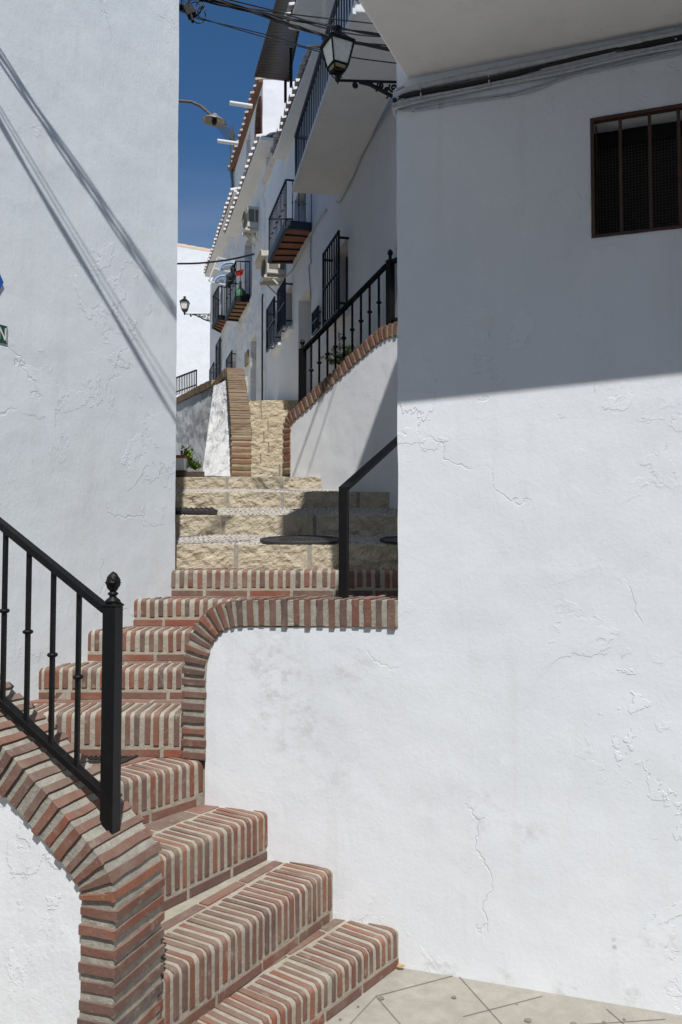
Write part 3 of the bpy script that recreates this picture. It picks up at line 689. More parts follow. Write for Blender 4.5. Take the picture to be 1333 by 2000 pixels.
def line(A, B, s): return A[1] + (B[1] - A[1]) * (s - A[0]) / (B[0] - A[0])
sE = ps - 1.2
mb = MB(); mb.bar(RR.P(ps - .02, line(tA, tB, ps - .02)), RR.P(sE, line(tA, tB, sE)), .016, r2=.011); mb.build('top_rail', iron, rt, bevel=.002)
mb = MB(); mb.bar(RR.P(ps - .02, line(bA, bB, ps - .02)), RR.P(sE, line(bA, bB, sE)), .016, r2=.010); mb.build('bottom_rail', iron, rt, bevel=.002)
for (xt, yt, xb_, yb, yc) in ((153, 1160, 153, 1480, 1322), (106, 1117, 103, 1435, 1279), (58, 1077, 55, 1395, 1234), (12, 1040, 9, 1350, 1193), (-36, 1000, -38, 1305, 1150), (-84, 960, -86, 1262, 1108)):
    s_ = RR.px(xb_, (yt + yb) / 2)[0]
    mb = MB(); mb.bar(RR.P(s_, line(bA, bB, s_)), RR.P(s_, line(tA, tB, s_)), .0062, up=(e3.x, e3.y, 0)); b_ = mb.build('baluster', iron, rt, bevel=.001)
    mb = MB(); ring_collar(mb, RR.P(s_, RR.px(xb_, yc)[1])); mb.build('collar', iron, b_)
# ------------------------------------------------------------------ handrail on the low wall
HR = RP.off(-.11)
hs_, hz0 = HR.px(672, 1169); _s, hz1 = HR.px(672, 951)
hr = thing('stair_handrail', 'plain black iron handrail post standing on the brick coping beside the corner wall', 'handrail', HR.P(hs_, hz0))
mb = MB(); mb.hexa([HR.P(hs_ + a * .0175, hz0 - .02, b * .0175) for a, b in ((-1, -1), (1, -1), (1, 1), (-1, 1))], [HR.P(hs_ + a * .0175, hz1, b * .0175) for a, b in ((-1, -1), (1, -1), (1, 1), (-1, 1))]); mb.build('post', iron, hr, bevel=.002)
p0 = HR.P(hs_, hz1 - .008); p1 = p0 + Vector((RB.x, RB.y, .335)) * 1.05; p1 = aty(777, 860, 4.25)
mb = MB(); dd = (p1 - p0); mb.bar(p0, p0 + dd * 1.6, .020, r2=.010); mb.build('top_rail', iron, hr, bevel=.002)
# ------------------------------------------------------------------ stone staircase
def stone_block(mb, x0, x1, y, z0, z1, dep=.16, mi=0, amp=.0085, seed=0, res=.010, y1=None):
    y1 = y if y1 is None else y1
    nx = max(2, int((x1 - x0) / res)); nz = max(2, int((z1 - z0) / res)); nt_ = 3; vs = []; N = nz + nt_
    for i in range(nx + 1):
        x = x0 + (x1 - x0) * i / nx; yy = y + (y1 - y) * i / nx
        ex = min(1, min(x - x0, x1 - x) / .02 + .1)
        for j in range(N + 1):
            if j <= nz: z = z0 + (z1 - z0) * j / nz; dy = 0
            else: z = z1; dy = dep * (j - nz) / nt_
            q_ = Vector((x * 14 + seed, z * 17, yy * 3))
            k = noise.fractal(q_ * 1.2, .8, 2.0, 5) * 1.1 + noise.ridged_multi_fractal(q_ * 1.6, 1, 2, 3, 1, 2) * .30 - .15
            ed = 1 if 0 < j < nz else .25
            vs.append((x, yy + dy - (amp * k * ex * ed - .004 * ex if j <= nz else 0), z + (amp * .28 * noise.noise(q_ * 1.3) if j >= nz else 0)))
    M2 = N + 1
    mb.add(vs, [(i * M2 + j, (i + 1) * M2 + j, (i + 1) * M2 + j + 1, i * M2 + j + 1) for i in range(nx) for j in range(N)], mi, False)
    for xx, yy in ((x0, y), (x1, y1)): mb.add([(xx, yy, z0), (xx, yy, z1), (xx, yy + dep, z1), (xx, yy + dep, z0)], [(0, 1, 2, 3)], mi)
def cobbles(mb, x0, x1, y0, y1, z0, z1, mi):
    nvs = []; 
    bm = bmesh.new(); bmesh.ops.create_icosphere(bm, subdivisions=1, radius=1); bv = [v.co.copy() for v in bm.verts]; bf = [tuple(v.index for v in f.verts) for f in bm.faces]; bm.free()
    y = y0 + .01
    while y < y1 - .005:
        x = x0 + random.uniform(0, .03)
        while x < x1:
            a, b = random.uniform(.011, .020), random.uniform(.008, .012); th = random.uniform(-.5, .5)
            z = z0 + (z1 - z0) * (y - y0) / (y1 - y0); c, s_ = math.cos(th), math.sin(th)
            yj = y + random.uniform(-.004, .004)
            mb.add([(x + v.x * a * c - v.y * b * s_, yj + v.x * a * s_ + v.y * b * c, z + v.z * .0055 - .001) for v in bv], bf, mi, True)
            x += a * 2.05
        y += .0205
SS = thing('stone_staircase', 'pale rough limestone steps with pebbled treads beyond the brick steps', 'staircase', (-.2, 5.2, 1.4))
stn = [(10, 4.97, 5.60, 1.488, 1063, 1.05, (-2.2, -.86, .0, .9)), (11, 5.60, 6.20, 0, 1005, 1.3, (-2.4, -1.05, -.08, .9)), (12, 6.20, 6.80, 0, 960, .372, (-2.6, -.88, .02)), (13, 6.80, 7.15, 0, 931, -.10, (-2.6, -.98, -.26))]
base_px = {10: 1111, 11: 1045, 12: 992, 13: 955, 14: 929}
jn = {10: (462, 605), 11: (437, 615), 12: (445, 552, 700), 13: (444, 550)}
for i, (k, Y, Yn, zb, yn, xr, js) in enumerate(stn):
    z0 = aty(600, base_px[k], Y).z; z1 = aty(600, yn, Y).z; zn = aty(600, base_px[k + 1], Yn).z
    xl_ = -3.0; cuts = [xl_, xl_ + .9] + [aty(x, yn, Y).x for x in jn[k]] + [xr]
    mb = MB(); seed = k * 7.3
    for a, b in zip(cuts[:-1], cuts[1:]):
        stone_block(mb, a + .012, b - .012, Y, z0 - .05, z1 - .003, seed=seed); seed += 3.3
    mb.box(((xl_ + xr) / 2, Y + .098 , (z0 + z1) / 2 - .04), ((1, 0, 0), (0, 1, 0), (0, 0, 1)), ((xr - xl_) / 2 - .002, .085, (z1 - z0) / 2 + .035), 1)
    # tread bed and cobbles
    x_r = min(xr + .0, 1.2)
    mb.add([(xl_, Y + .15, z1 - .010), (x_r, Y + .15, z1 - .010), (x_r + .3, Yn + .02, zn - .006), (xl_, Yn + .02, zn - .006)], [(0, 1, 2, 3)], 1)
    mb.add([(x_r, Y + .15, z1 - .01), (x_r, Y + .15, z1 - .3), (x_r + .3, Yn, zn - .3), (x_r + .3, Yn, zn - .006)], [(0, 1, 2, 3)], 1)
    if k < 13:
        cobbles(mb, aty(335, yn, Y).x - .4, min(x_r + .1, .95), Y + .14, Yn, z1 - .004, zn, 2)
    mb.build('step', [lime, limeM, cobble], SS)
# narrow flight
yn_ = [905, 885, 862, 840, 819, 800, 781]; zprev = aty(520, 929, 7.15).z
for i, y_ in enumerate(yn_):
    Y = 7.2 + .3 * i; z1 = aty(520, y_, Y).z
    x0 = -.80 - .168 * (Y - 7.2); x1 = min(-.28 + .12 * i, 2.111 - .263 * Y + .02)
    mb = MB(); c1 = x0 + random.choice((.13, .27, .20)) + random.uniform(-.02, .02)
    cs_ = [x0, c1, c1 + .42, x1] if x1 - c1 > .55 else [x0, c1, x1]
    for a, b in zip(cs_[:-1], cs_[1:]): stone_block(mb, a + .006, b - .006, Y, zprev - .03, z1 - .003, dep=.34, seed=50 + i * 5 + a, amp=.009)
    mb.box(((x0 + x1) / 2, Y + .19, z1 - .17), ((1, 0, 0), (0, 1, 0), (0, 0, 1)), ((x1 - x0) / 2, .15, .15), 1)
    mb.build('step', [lime, limeM], SS); zprev = z1
zL = zprev
mb = MB(); ramp = [(-1.5, 9.2, zL - .01), (.6, 9.2, zL - .01), (.6, 11.4, 3.69), (-1.6, 11.4, 3.69)]
mb.add([(-1.30, 9.2, zL - .01), (1.2, 9.2, zL - .01), (.6, 12.4, 3.87), (-2.6, 12.4, 3.87), (-.5, 24.6, 4.1), (-6, 24.6, 4.1), (-8, 12.4, 3.5), (-2.7, 12.2, 3.5)], [(0, 1, 2, 3), (3, 2, 4, 5), (3, 5, 6, 7)]); structure(mb.build('street', lime))
# terrace behind the retaining wall
mb = MB(); mb.add([(-.42, 7.45, 2.72), (.6, 6.35, 2.9), (1.2, 6.6, 2.95), (1.2, 9.3, zL - .02), (-.3, 9.3, zL - .02)], [(0, 1, 2, 3, 4)]); structure(mb.build('terrace', limeM))
# metal plate on the upper left tread, manhole covers
z11 = aty(600, 1005, 5.6).z; zb12 = aty(600, 992, 6.2).z
mp_ = [aty(335, 999, 5.8), aty(425, 1001, 5.74), aty(412, 991, 6.05), aty(335, 989, 6.05)]
for p in mp_: p.z = z11 + (zb12 - z11) * (p.y - 5.6) / .6 + .012
mb = MB(); mb.hexa([p + Vector((0, 0, -.02)) for p in mp_], mp_)
for i in range(9): mb.bar(mp_[0].lerp(mp_[1], i / 8) + Vector((0, 0, .002)), mp_[3].lerp(mp_[2], i / 8) + Vector((0, 0, .002)), .004)
tag(mb.build('metal_plate', castM), 'flat brown metal plate on the pebbled tread by the left wall', 'plate')
z10 = aty(600, 1063, 4.97).z; zb11 = aty(600, 1045, 5.6).z; slp = (zb11 - z10) / .63
def manhole(px, py, rad, label):
    Y = 5.27; c_ = aty(px, py, Y); c_.z = z10 + slp * (Y - 4.97) + .001
    ax = (Vector((1, 0, 0)), unit(Vector((0, 1, slp))), unit(Vector((0, -slp, 1))))
    r_ = thing('manhole_cover', label, 'manhole cover', c_)
    mb = MB(); mb.lathe([(rad, -.01), (rad, .004), (rad * .93, .004), (rad * .93, -.001)], c_, 48, ax=ax, sm=False); mb.build('ring', castM, r_)
    mb = MB(); mb.lathe([(rad * .925, 0), (rad * .86, .004), (rad * .80, .004), (rad * .80, .0015), (rad * .62, .0015), (rad * .61, .004), (rad * .55, .004), (rad * .54, .001), (.001, .001)], c_, 48, ax=ax, sm=False)
    for i in range(-4, 5):
        for j in range(-4, 5):
            if math.hypot(i, j) * .1 * rad < rad * .48: mb.box(c_ + ax[0] * i * rad * .11 + ax[1] * j * rad * .11 + ax[2] * .002, ax, (rad * .035, rad * .035, .002))
    mb.build('lid', castM, r_)
manhole(588, 1058, .262, 'round black iron manhole cover on the pebbled tread left of the handrail')
manhole(822, 1050, .262, 'round black iron manhole cover half hidden behind the corner wall')
# ------------------------------------------------------------------ retaining wall Q with coping and railing
QP = VP((.372, 6.2), (.664, -.747))
QT = thing('retaining_wall', 'white retaining wall with red brick coping beside the stone steps', 'wall', QP.P(0, 2))
qpx = [(554, 927), (554, 880), (554, 832), (557, 818), (564, 806), (578, 795), (602, 772), (630, 745), (657, 719), (685, 692), (713, 667), (737, 645), (754, 635), (775, 630), (800, 626)]
qp = [QP.px(*p) for p in qpx]
qp.append((qp[-1][0] + .6, qp[-1][1] + .02))
coping('coping', QP, qp, .105, .24, [mortarM, brick], QT, side=-1, pitch=.060, bt=.034)
qv = [Vector(p) for p in qp]; qi = []
for i, p in enumerate(qv):
    t_ = qv[min(i + 1, len(qv) - 1)] - qv[max(i - 1, 0)]; t_.normalize(); qi.append(p - Vector((-t_.y, t_.x)) * .095)
mb = MB(); slab(mb, QP, [(qi[0].x, 1.5)] + [(a.x, a.y) for a in qi] + [(qi[-1].x, 1.2)], .2, wob=.004); fixn(mb.build('wall', plQ, QT, bevel=.008))
QR = QP.off(-.10)
s_a, z_a = QR.px(590, 790); s_b, z_b = QR.px(763, 640)
ur = thing('upper_railing', 'black iron railing with two pine cone finials on the curved coping of the retaining wall', 'railing', QR.P(s_a, z_a))
def upost(px, yb, yt):
    s_, zb = QR.px(px, yb); _, zt = QR.px(px, yt); mb = MB(); k = .026
    mb.hexa([QR.P(s_ + a * k, zb - .04, b * k) for a, b in ((-1, -1), (1, -1), (1, 1), (-1, 1))], [QR.P(s_ + a * k, zt, b * k) for a, b in ((-1, -1), (1, -1), (1, 1), (-1, 1))])
    mb.hexa([QR.P(s_ + a * k * 1.1, zt, b * k * 1.1) for a, b in ((-1, -1), (1, -1), (1, 1), (-1, 1))], [QR.P(s_ + a * .01, zt + .012, b * .01) for a, b in ((-1, -1), (1, -1), (1, 1), (-1, 1))])
    p_ = mb.build('post', iron, ur, bevel=.002); mb = MB(); finial(mb, QR.P(s_, zt), 1.15); mb.build('finial', iron, p_)
upost(591, 784, 682); upost(763, 635, 509)
uA = QR.px(595, 682); uB = QR.px(756, 518)
mb = MB(); mb.bar(QR.P(uA[0], uA[1]), QR.P(uB[0], uB[1]), .019, r2=.013); mb.build('top_rail', iron, ur, bevel=.002)
mb = MB(); uC = QR.px(765, 512); mb.bar(QR.P(uC[0], uC[1]), QR.P(uC[0] + .8, uC[1] + .0), .022, r2=.014); mb.build('top_rail', iron, ur, bevel=.002)
mb = MB(); uC = QR.px(765, 627); mb.bar(QR.P(uC[0], uC[1]), QR.P(uC[0] + .8, uC[1]), .018, r2=.010); mb.build('bottom_rail', iron, ur, bevel=.002)
for px_, yc in ((608.5, 723), (624, 708.5), (640, 692), (655.5, 677), (672, 660), (688.5, 644), (705.5, 627), (722.5, 609.5), (740.5, 591)):
    s_ = QR.px(px_, yc)[0]; zt = line(uA, uB, s_)
    zb = min(q_.y for q_ in qv if q_.x > s_ - .06) if False else QR.px(px_, yc)[1] - .30
    # foot on the coping
    for a, b in zip(qv[:-1], qv[1:]):
        if a.x <= s_ <= b.x: zb = a.y + (b.y - a.y) * (s_ - a.x) / max(1e-6, b.x - a.x) - .02
    mb = MB(); mb.bar(QR.P(s_, zb), QR.P(s_, zt), .0072, up=(QR.e.x, QR.e.y, 0)); b_ = mb.build('baluster', iron, ur, bevel=.001)
    mb = MB(); ring_collar(mb, QR.P(s_, QR.px(px_, yc)[1]), .022, .009); mb.build('collar', iron, b_)
# ------------------------------------------------------------------ brick capped wall M (left of the narrow flight)
MP = VP((-.96, 7.2), (-.168, .986), -1); MP.n = Vector((-.986, -.168)).normalized()
MW = thing('stair_side_wall', 'worn white wall with thin brown brick capping left of the narrow stone steps', 'wall', (-1.0, 7.4, 2.2))
mpath = [(0, 2.15), (0, 2.40), (0, 2.58), (.10, 2.70), (.5, 2.98), (1.0, 3.27), (1.5, 3.53), (1.8, 3.62), (2.0, 3.63)]
coping('coping', MP, mpath[:3] + [(.02, 2.62)], .10, .172, [mortarM, M_brick('mossy_brick', [(0, (.24, .12, .06)), (.5, (.30, .14, .07)), (1, (.17, .13, .06))])], MW, side=-1, pitch=.052, bt=.031)
coping('coping', MP, [(.022, 2.625)] + mpath[3:], .10, .175, [mortarM, brickM], MW, side=-1, pitch=.0275, bt=.0225)
mi_ = [(.09, 1.6), (.09, 2.55), (.55, 2.9), (1.05, 3.18), (1.5, 3.42), (1.95, 3.53), (1.95, 1.6)]
mb = MB(); slab(mb, MP, mi_, .15, wob=.012, out=0.0); fixn(mb.build('wall', plW, MW, bevel=.01))
Fp = MP.P(1.82, 0); Kp = aty(416, 739, 9.5); Hp = aty(340, 770, 11.0)
def capwall(A, B, zt, zt2, nm):
    fr = VP((A.x, A.y), (B.x - A.x, B.y - A.y)); ln = math.hypot(B.x - A.x, B.y - A.y)
    if fr.n.y > 0: fr.n = -fr.n
    mb = MB(); slab(mb, fr, [(0, 1.6), (ln, 1.6), (ln, zt2 - .08), (0, zt - .08)], .25, wob=.012); fixn(mb.build('wall', plW, MW))
    coping('coping', fr, [(0, zt), (ln * .5, (zt + zt2) / 2), (ln, zt2)], .09, .15, [mortarM, brickM], MW, side=-1, pitch=.062, bt=.056, out=.02)
capwall(Fp, Kp, 3.62, 3.53, 'a'); capwall(Kp, Hp, 3.60, 3.64, 'b')
# buttress-like swelling of the worn plaster at its foot
mb = MB(); A = aty(395, 930, 7.36); B = aty(454, 930, 7.24); C_ = aty(444, 742, 8.93); D_ = aty(418, 752, 9.40)
nn = 44; vs = []
for i in range(nn + 1):
    for j in range(nn + 1):
        f, g_ = i / nn, j / nn; p = (A.lerp(B, f)).lerp(D_.lerp(C_, f), g_); am_ = min(1, 5 * min(f, 1 - f, 1 - g_) + .15)
        p = p + Vector((0, -1, 0)) * am_ * (.05 * noise.noise(p * 3) + .05 * noise.fractal(p * 9, 1, 2, 4)); vs.append(p)
mb.add(vs, [(i * (nn + 1) + j, (i + 1) * (nn + 1) + j, (i + 1) * (nn + 1) + j + 1, i * (nn + 1) + j + 1) for i in range(nn) for j in range(nn)], 0, True)
mb.add([A, B, C_, D_, A + Vector((0, 1.2, 0)), B + Vector((0, .4, 0))], [(0, 3, 4), (1, 5, 2)]); mb.build('wall_foot', plW, MW)
# planting bed and its plants
mb = MB(); bz = aty(370, 922, 7.05).z
bd = [aty(320, 930, 7.0), aty(400, 930, 7.0), aty(398, 915, 8.2), aty(320, 912, 8.2)]
mb.hexa([Vector((p.x, p.y, bz - .25)) for p in bd], [Vector((p.x, p.y, bz)) for p in bd]); structure(mb.build('planting_bed', soil))
mb = MB(); a = aty(338, 910, 7.1); b = aty(364, 914, 7.1)
mb.box((a + b) / 2 + Vector((0, 0, .02)), ((1, 0, 0), (0, 1, 0), (0, 0, 1)), ((b.x - a.x) / 2, .06, .055), 0); mb.box((a + b) / 2 + Vector((0, 0, .085)), ((1, 0, 0), (0, 1, 0), (0, 0, 1)), ((b.x - a.x) / 2, .07, .012), 1)
tag(mb.build('bed_edging', [plQ, terra], bevel=.004), 'low white bed edging topped with terracotta by the left wall', 'edging')
def leaf(mb, p, d, l, wd, mi=0):
    d = unit(d); s_ = d.cross(Vector((random.uniform(-1, 1), random.uniform(-1, 1), random.uniform(-1, 1))));
    if s_.length < .01: s_ = Vector((1, 0, 0))
    s_ = unit(s_) * wd; mid = p + d * l * .5 + Vector((0, 0, l * .06))
    mb.add([p, mid + s_, p + d * l, mid - s_], [(0, 1, 2, 3)], mi)
def bush(name, label, c, rx, rz, n, ll, wd, m, m2=None, stems=7):
    r_ = thing(name, label, 'plant', c)
    mb = MB(); tips = []
    for k in range(stems):
        a = random.uniform(0, 6.28); h = rz * random.uniform(.6, 1); q_ = Vector(c) + Vector((math.cos(a) * rx * random.uniform(.2, .9), math.sin(a) * rx * .5, h)); mid = Vector(c).lerp(q_, .5) + Vector((0, 0, .04 * rz))
        mb.tube([c, mid, q_], [.004, .003, .0015], 5); tips.append((mid, q_))
    mb.build('stem', leafA, r_)
    mb = MB()
    for k in range(n):
        mid, q_ = random.choice(tips); p = mid.lerp(q_, random.uniform(-.6, 1.05)) + Vector((random.gauss(0, .18 * rx), random.gauss(0, .1 * rx), random.gauss(0, .10 * rz)))
        leaf(mb, p, Vector((random.uniform(-1, 1), random.uniform(-1, 1), random.uniform(-.2, 1.2))), ll * random.uniform(.6, 1.3), wd * random.uniform(.7, 1.3), 0 if random.random() < .65 else 1)
    mb.build('foliage', [m, m2 or m], r_)
bush('bed_plant', 'leafy green plant with tall stems in the bed by the left wall', aty(366, 915, 7.3), .09, .17, 420, .035, .009, leafA, leafB, 9)
bush('mossy_shrub', 'low round yellow green shrub in the bed against the worn wall', aty(381, 918, 7.12), .075, .075, 900, .014, .004, leafA, leafB, 14)
# arching plant behind the upper railing
pc = aty(668, 705, 7.0); fp = thing('arching_plant', 'bright green plant with arching fronds behind the upper railing', 'plant', pc)
mb = MB(); ms = MB()
for (tx, ty) in ((626, 700), (640, 690), (652, 683), (664, 652), (672, 665), (684, 678), (658, 697), (646, 712), (680, 690), (640, 706)):
    tip = aty(tx, ty, 6.95 + random.uniform(-.1, .15)); b0 = pc + Vector((random.uniform(-.02, .02), random.uniform(-.03, .03), -.05)); mid = b0.lerp(tip, .55) + Vector((0, 0, .05))
    cv = [b0.lerp(mid, k / 5).lerp(mid.lerp(tip, k / 5), k / 5) for k in range(6)]; ms.tube(cv, [.005, .0045, .004, .003, .002, .001], 5)
    for k in range(46):
        f = random.uniform(.15, 1) * 4.99; i = int(f); p = cv[i].lerp(cv[i + 1], f - i); leaf(mb, p, Vector((random.uniform(-1, 1), random.uniform(-1, 1), random.uniform(-.3, 1))), .032, .0045, k % 2)
ms.build('stem', leafA, fp)
pc2 = aty(684, 690, 6.98)
for k in range(260): p = pc2 + Vector((random.gauss(0, .03), random.gauss(0, .03), random.gauss(0, .03))); leaf(mb, p, Vector((random.uniform(-1, 1), random.uniform(-1, 1), random.uniform(-.3, 1))), .03, .006)
mb.build('fronds', [leafB, leafA], fp)
# dry leaf at the foot of the steps
lc = atz(783, 1889, .012)
mb = MB(); mb.add([lc + Vector(v) for v in ((-.016, 0, 0), (-.006, -.009, .006), (.010, -.008, .002), (.018, .001, .008), (.006, .010, .004), (-.008, .008, .010), (0, 0, .0))], [(0, 1, 6), (1, 2, 6), (2, 3, 6), (3, 4, 6), (4, 5, 6), (5, 0, 6)]); tag(mb.build('dry_leaf', leafY), 'curled yellow dry leaf on the pavement at the end of the lowest step', 'leaf')
#@@FAR
# ================================================================== the houses along the steps
FC = VP((-.519, 10.0), (-.263, 1.0), -1)
def spx(fr, px): return fr.px(px, 600)[0]
def mid(fr, *ps):
    q = [fr.px(*p) for p in ps]; return sum(a[1] for a in q) / len(q)
def frame_pts(fr, s0, s1, z0, z1, o0, o1):
    return [fr.P(s0, z0, o0), fr.P(s1, z0, o0), fr.P(s1, z1, o0), fr.P(s0, z1, o0)], [fr.P(s0, z0, o1), fr.P(s1, z0, o1), fr.P(s1, z1, o1), fr.P(s0, z1, o1)]
def fbox(mb, fr, s0, s1, z0, z1, o0, o1, mi=0): mb.hexa(*frame_pts(fr, s0, s1, z0, z1, o0, o1), mi)
def window(parent, fr, pl, pr, ztp, zbp, out=.10, n=6, inset=.03, pane=paneM, m=None, collars=False, hz=1, sill=True, depth=.16):
    """pl, pr pixel columns; ztp, zbp pixels on the grille plane. Returns the hole in the facade."""
    fo = fr.off(out); sL, sR = spx(fo, pl), spx(fo, pr); zt = mid(fo, *ztp); zb = mid(fo, *zbp); m = m or navy
    a, b = min(sL, sR), max(sL, sR); hole = [(a + inset, zb + inset), (b - inset, zb + inset), (b - inset, zt - inset), (a + inset, zt - inset)]
    mb = MB(); fbox(mb, fr, a, b, zb, zt, -depth - .01, -depth); w_ = fixn(mb.build('window', pane, parent))
    mb = MB(); k = .035
    c = (a + b) / 2
    for s0, s1, z0, z1 in ((a + inset, a + inset + k, zb, zt), (b - inset - k, b - inset, zb, zt), (c - k / 2, c + k / 2, zb, zt), (a + inset + k, b - inset - k, zb + inset, zb + inset + k), (a + inset + k, b - inset - k, zt - inset - k, zt - inset)): fbox(mb, fr, s0, s1, z0, z1, -depth, -depth + .03)
    mb.build('frame', darkbrown, w_)
    mb = MB(); r_ = .009
    for i in range(n + 1): mb.bar(fo.P(a + (b - a) * i / n, zb, 0), fo.P(a + (b - a) * i / n, zt, 0), r_ * (1.3 if i in (0, n) else .8))
    for i in range(hz + 2): z = zb + (zt - zb) * i / (hz + 1); mb.bar(fo.P(a - r_, z, 0), fo.P(b + r_, z, 0), r_)
    for z in (zb + .06, zt - .06):
        for s_ in (a, b): mb.bar(fo.P(s_, z, 0), fr.P(s_, z, -.02), r_)
    mb.build('grille', m, w_)
    if sill:
        mb = MB(); fbox(mb, fr, a - .01, b + .01, zb - .05, zb - .01, -.02, .05); mb.build('sill', plH, w_)
    return hole
def eave(name, parent, fr, s0, s1, z, over, label=None, pitch=.17, tm=tileW, soff=plH, th=.05, length=.4, back=.25, r=.055):
    """soffit slab plus a row of barrel tiles pointing to the street; s along fr"""
    mb = MB(); fbox(mb, fr, s0, s1, z, z + th, -back, over - .05, 0)
    o = mb.build(name, [soff], parent, bevel=.005)
    mb = MB(); n = max(2, int(abs(s1 - s0) / pitch)); ss = min(s0, s1)
    for i in range(n):
        c = ss + pitch * (i + .5) * abs(s1 - s0) / (n * pitch); jit = random.uniform(-.012, .012)
        # cover tile: half barrel, with thickness visible at its mouth
        for (rr, up, mi) in ((r, .0, 0),):
            N = 8; vs = []
            for (oo, zz) in ((over + jit, z + th + .005), (over + jit - length, z + th + .005 + length * .28)):
                for q in (rr, rr - .014):
                    for k in range(N + 1):
                        a = math.pi * k / N; vs.append(fr.P(c + math.cos(a) * q, zz + math.sin(a) * q * 1.05, oo))
            M_ = N + 1
            fs = [(k, k + 1, 2 * M_ + k + 1, 2 * M_ + k) for k in range(N)] + [(M_ + k + 1, M_ + k, 3 * M_ + k, 3 * M_ + k + 1) for k in range(N)] + [(k + 1, k, M_ + k, M_ + k + 1) for k in range(N)]
            mb.add(vs, fs, 0)
        # channel tile between covers
        c2 = c + pitch / 2; vs = []
        for (oo, zz) in ((over - .035 + jit, z + th + .018), (over - .035 - length, z + th + .018 + length * .28)):
            for k in range(7):
                a = math.pi * k / 6; vs.append(fr.P(c2 + math.cos(a) * r * .9, zz - math.sin(a) * r * .35, oo))
        mb.add(vs, [(k, k + 1, 8 + k, 7 + k) for k in range(6)], 1)
    mb.build('roof_tiles', [tm, tileR], o, solid=0)
    return o
def quadbox(mb, q, h, mi=0): mb.hexa([p + Vector((0, 0, -0)) for p in q], [p + Vector((0, 0, h)) for p in q], mi)
def rail_run(mb, A, B, zb, zt, n, r=.0048, knobs=False, tr=.011):
    A = Vector(A); B = Vector(B)
    a = lambda f, z: Vector((A.x + (B.x - A.x) * f, A.y + (B.y - A.y) * f, z))
    mb.bar(a(0, zt), a(1, zt), tr, r2=tr * .7); mb.bar(a(0, zb + .03), a(1, zb + .03), tr * .8, r2=tr * .5)
    for i in range(n + 1):
        f = i / n; mb.bar(a(f, zb - .03), a(f, zt), r * (1.4 if i in (0, n) else 1))
        if knobs and 0 < i < n:
            z = zb + (zt - zb) * (.45 + .04 * (i % 2)); mb.lathe([(.003, -.014), (.010, -.006), (.010, .006), (.003, .014)], a(f, z), 8)
            z = zb + (zt - zb) * .84; mb.lathe([(.003, -.010), (.008, 0), (.003, .010)], a(f, z), 8)
def balcony(parent, bot, zs, top_z, label=None, board=terra, fm=navy, nb=10, ne=4, knobs=True, th=.05, boards=5, name='balcony'):
    """bot: near-outer, near-inner, far-inner, far-outer corners of the underside"""
    no, ni, fi, fo_ = bot
    mb = MB(); quadbox(mb, [no + Vector((0, 0, .02)), ni + Vector((0, 0, .02)), fi + Vector((0, 0, .02)), fo_ + Vector((0, 0, .02))], th)
    sl_ = fixn(mb.build(name, board, parent))
    if label: sl_['label'] = label
    mb = MB()
    for a, b in ((no, ni), (no, fo_), (fo_, fi)): mb.bar(a + Vector((0, 0, .035)), b + Vector((0, 0, .035)), .022, r2=.042)
    for i in range(1, boards): f = i / boards; mb.bar(no.lerp(fo_, f) + Vector((0, 0, .012)), ni.lerp(fi, f) + Vector((0, 0, .012)), .010, r2=.010)
    mb.build('frame', fm, sl_)
    mb = MB(); zt = top_z; zb = zs + .06
    rail_run(mb, no, fo_, zb, zt, nb, knobs=knobs); rail_run(mb, no, ni, zb, zt, ne, knobs=knobs); rail_run(mb, fo_, fi, zb, zt, ne, knobs=False)
    mb.build('railing', fm, sl_)
    return sl_
# ---- house with the long balcony (facade C, seen behind the upper railing)
HC = thing('balcony_house', 'white house behind the upper railing with a long balcony and barred windows', 'house', (-.3, 9, 3.2))
holes = []
holes.append(window(HC, FC, 632, 662, [(632, 499), (662, 449)], [(632, 637), (662, 605)], n=7, m=iron))
holes.append(window(HC, FC, 543, 557, [(543, 568), (557, 546)], [(543, 654), (557, 635)], n=6))
holes.append(window(HC, FC, 522, 536.5, [(522, 608), (536, 578)], [(522, 688), (536, 666)], n=6))
holes.append(window(HC, FC, 611, 622, [(611, 614), (622, 597)], [(611, 655), (622, 640)], out=.03, n=4, inset=.01, sill=False))
# balcony door behind balcony 2
bd0, bd1 = spx(FC, 575), spx(FC, 597); zb2_ = mid(FC, (573, 513), (609, 451)); zdt = mid(FC, (585, 372), (597, 350))
holes.append([(bd1, zb2_ + .08), (bd0, zb2_ + .08), (bd0, zdt), (bd1, zdt)])
mb = MB(); fbox(mb, FC, bd1 - .02, bd0 + .02, zb2_, zdt + .02, -.16, -.15); mb.build('door', M_mottle('grey_curtain', (.16, .145, .13), (.12, .11, .10), 30, .004), HC)
# street door
d0, d1 = spx(FC, 583.5), spx(FC, 608.5); zdt2 = mid(FC, (583.5, 587), (608, 554))
holes.append([(d1, 3.0), (d0, 3.0), (d0, zdt2), (d1, zdt2)])
mb = MB(); fbox(mb, FC, d1 - .02, d0 + .02, 3.0, zdt2 + .02, -.27, -.26); mb.build('door', M_flat('grey_door', (.40, .40, .40), .6), HC)
sN = -4.4; s519 = spx(FC, 519); s553 = spx(FC, 553)
z_cap = mid(FC, (519, 322), (552, 322)); z_c = mid(FC.off(.19), (566, 210)) + .02
s640 = spx(FC, 636)
FO = FC.off(.40); zB = mid(FO, (557, 62)); sB = spx(FC, 640)
ol = [(sN, 2.4), (s519, 2.4), (s519, z_cap), (s553, z_cap), (s553, z_c), (sB, z_c), (sB, zB), (sN, zB)]
mb = MB(); slab(mb, FC, ol, .28, holes=holes, wob=.008, step=.10); fixn(mb.build('wall', plH, HC, bevel=.01))
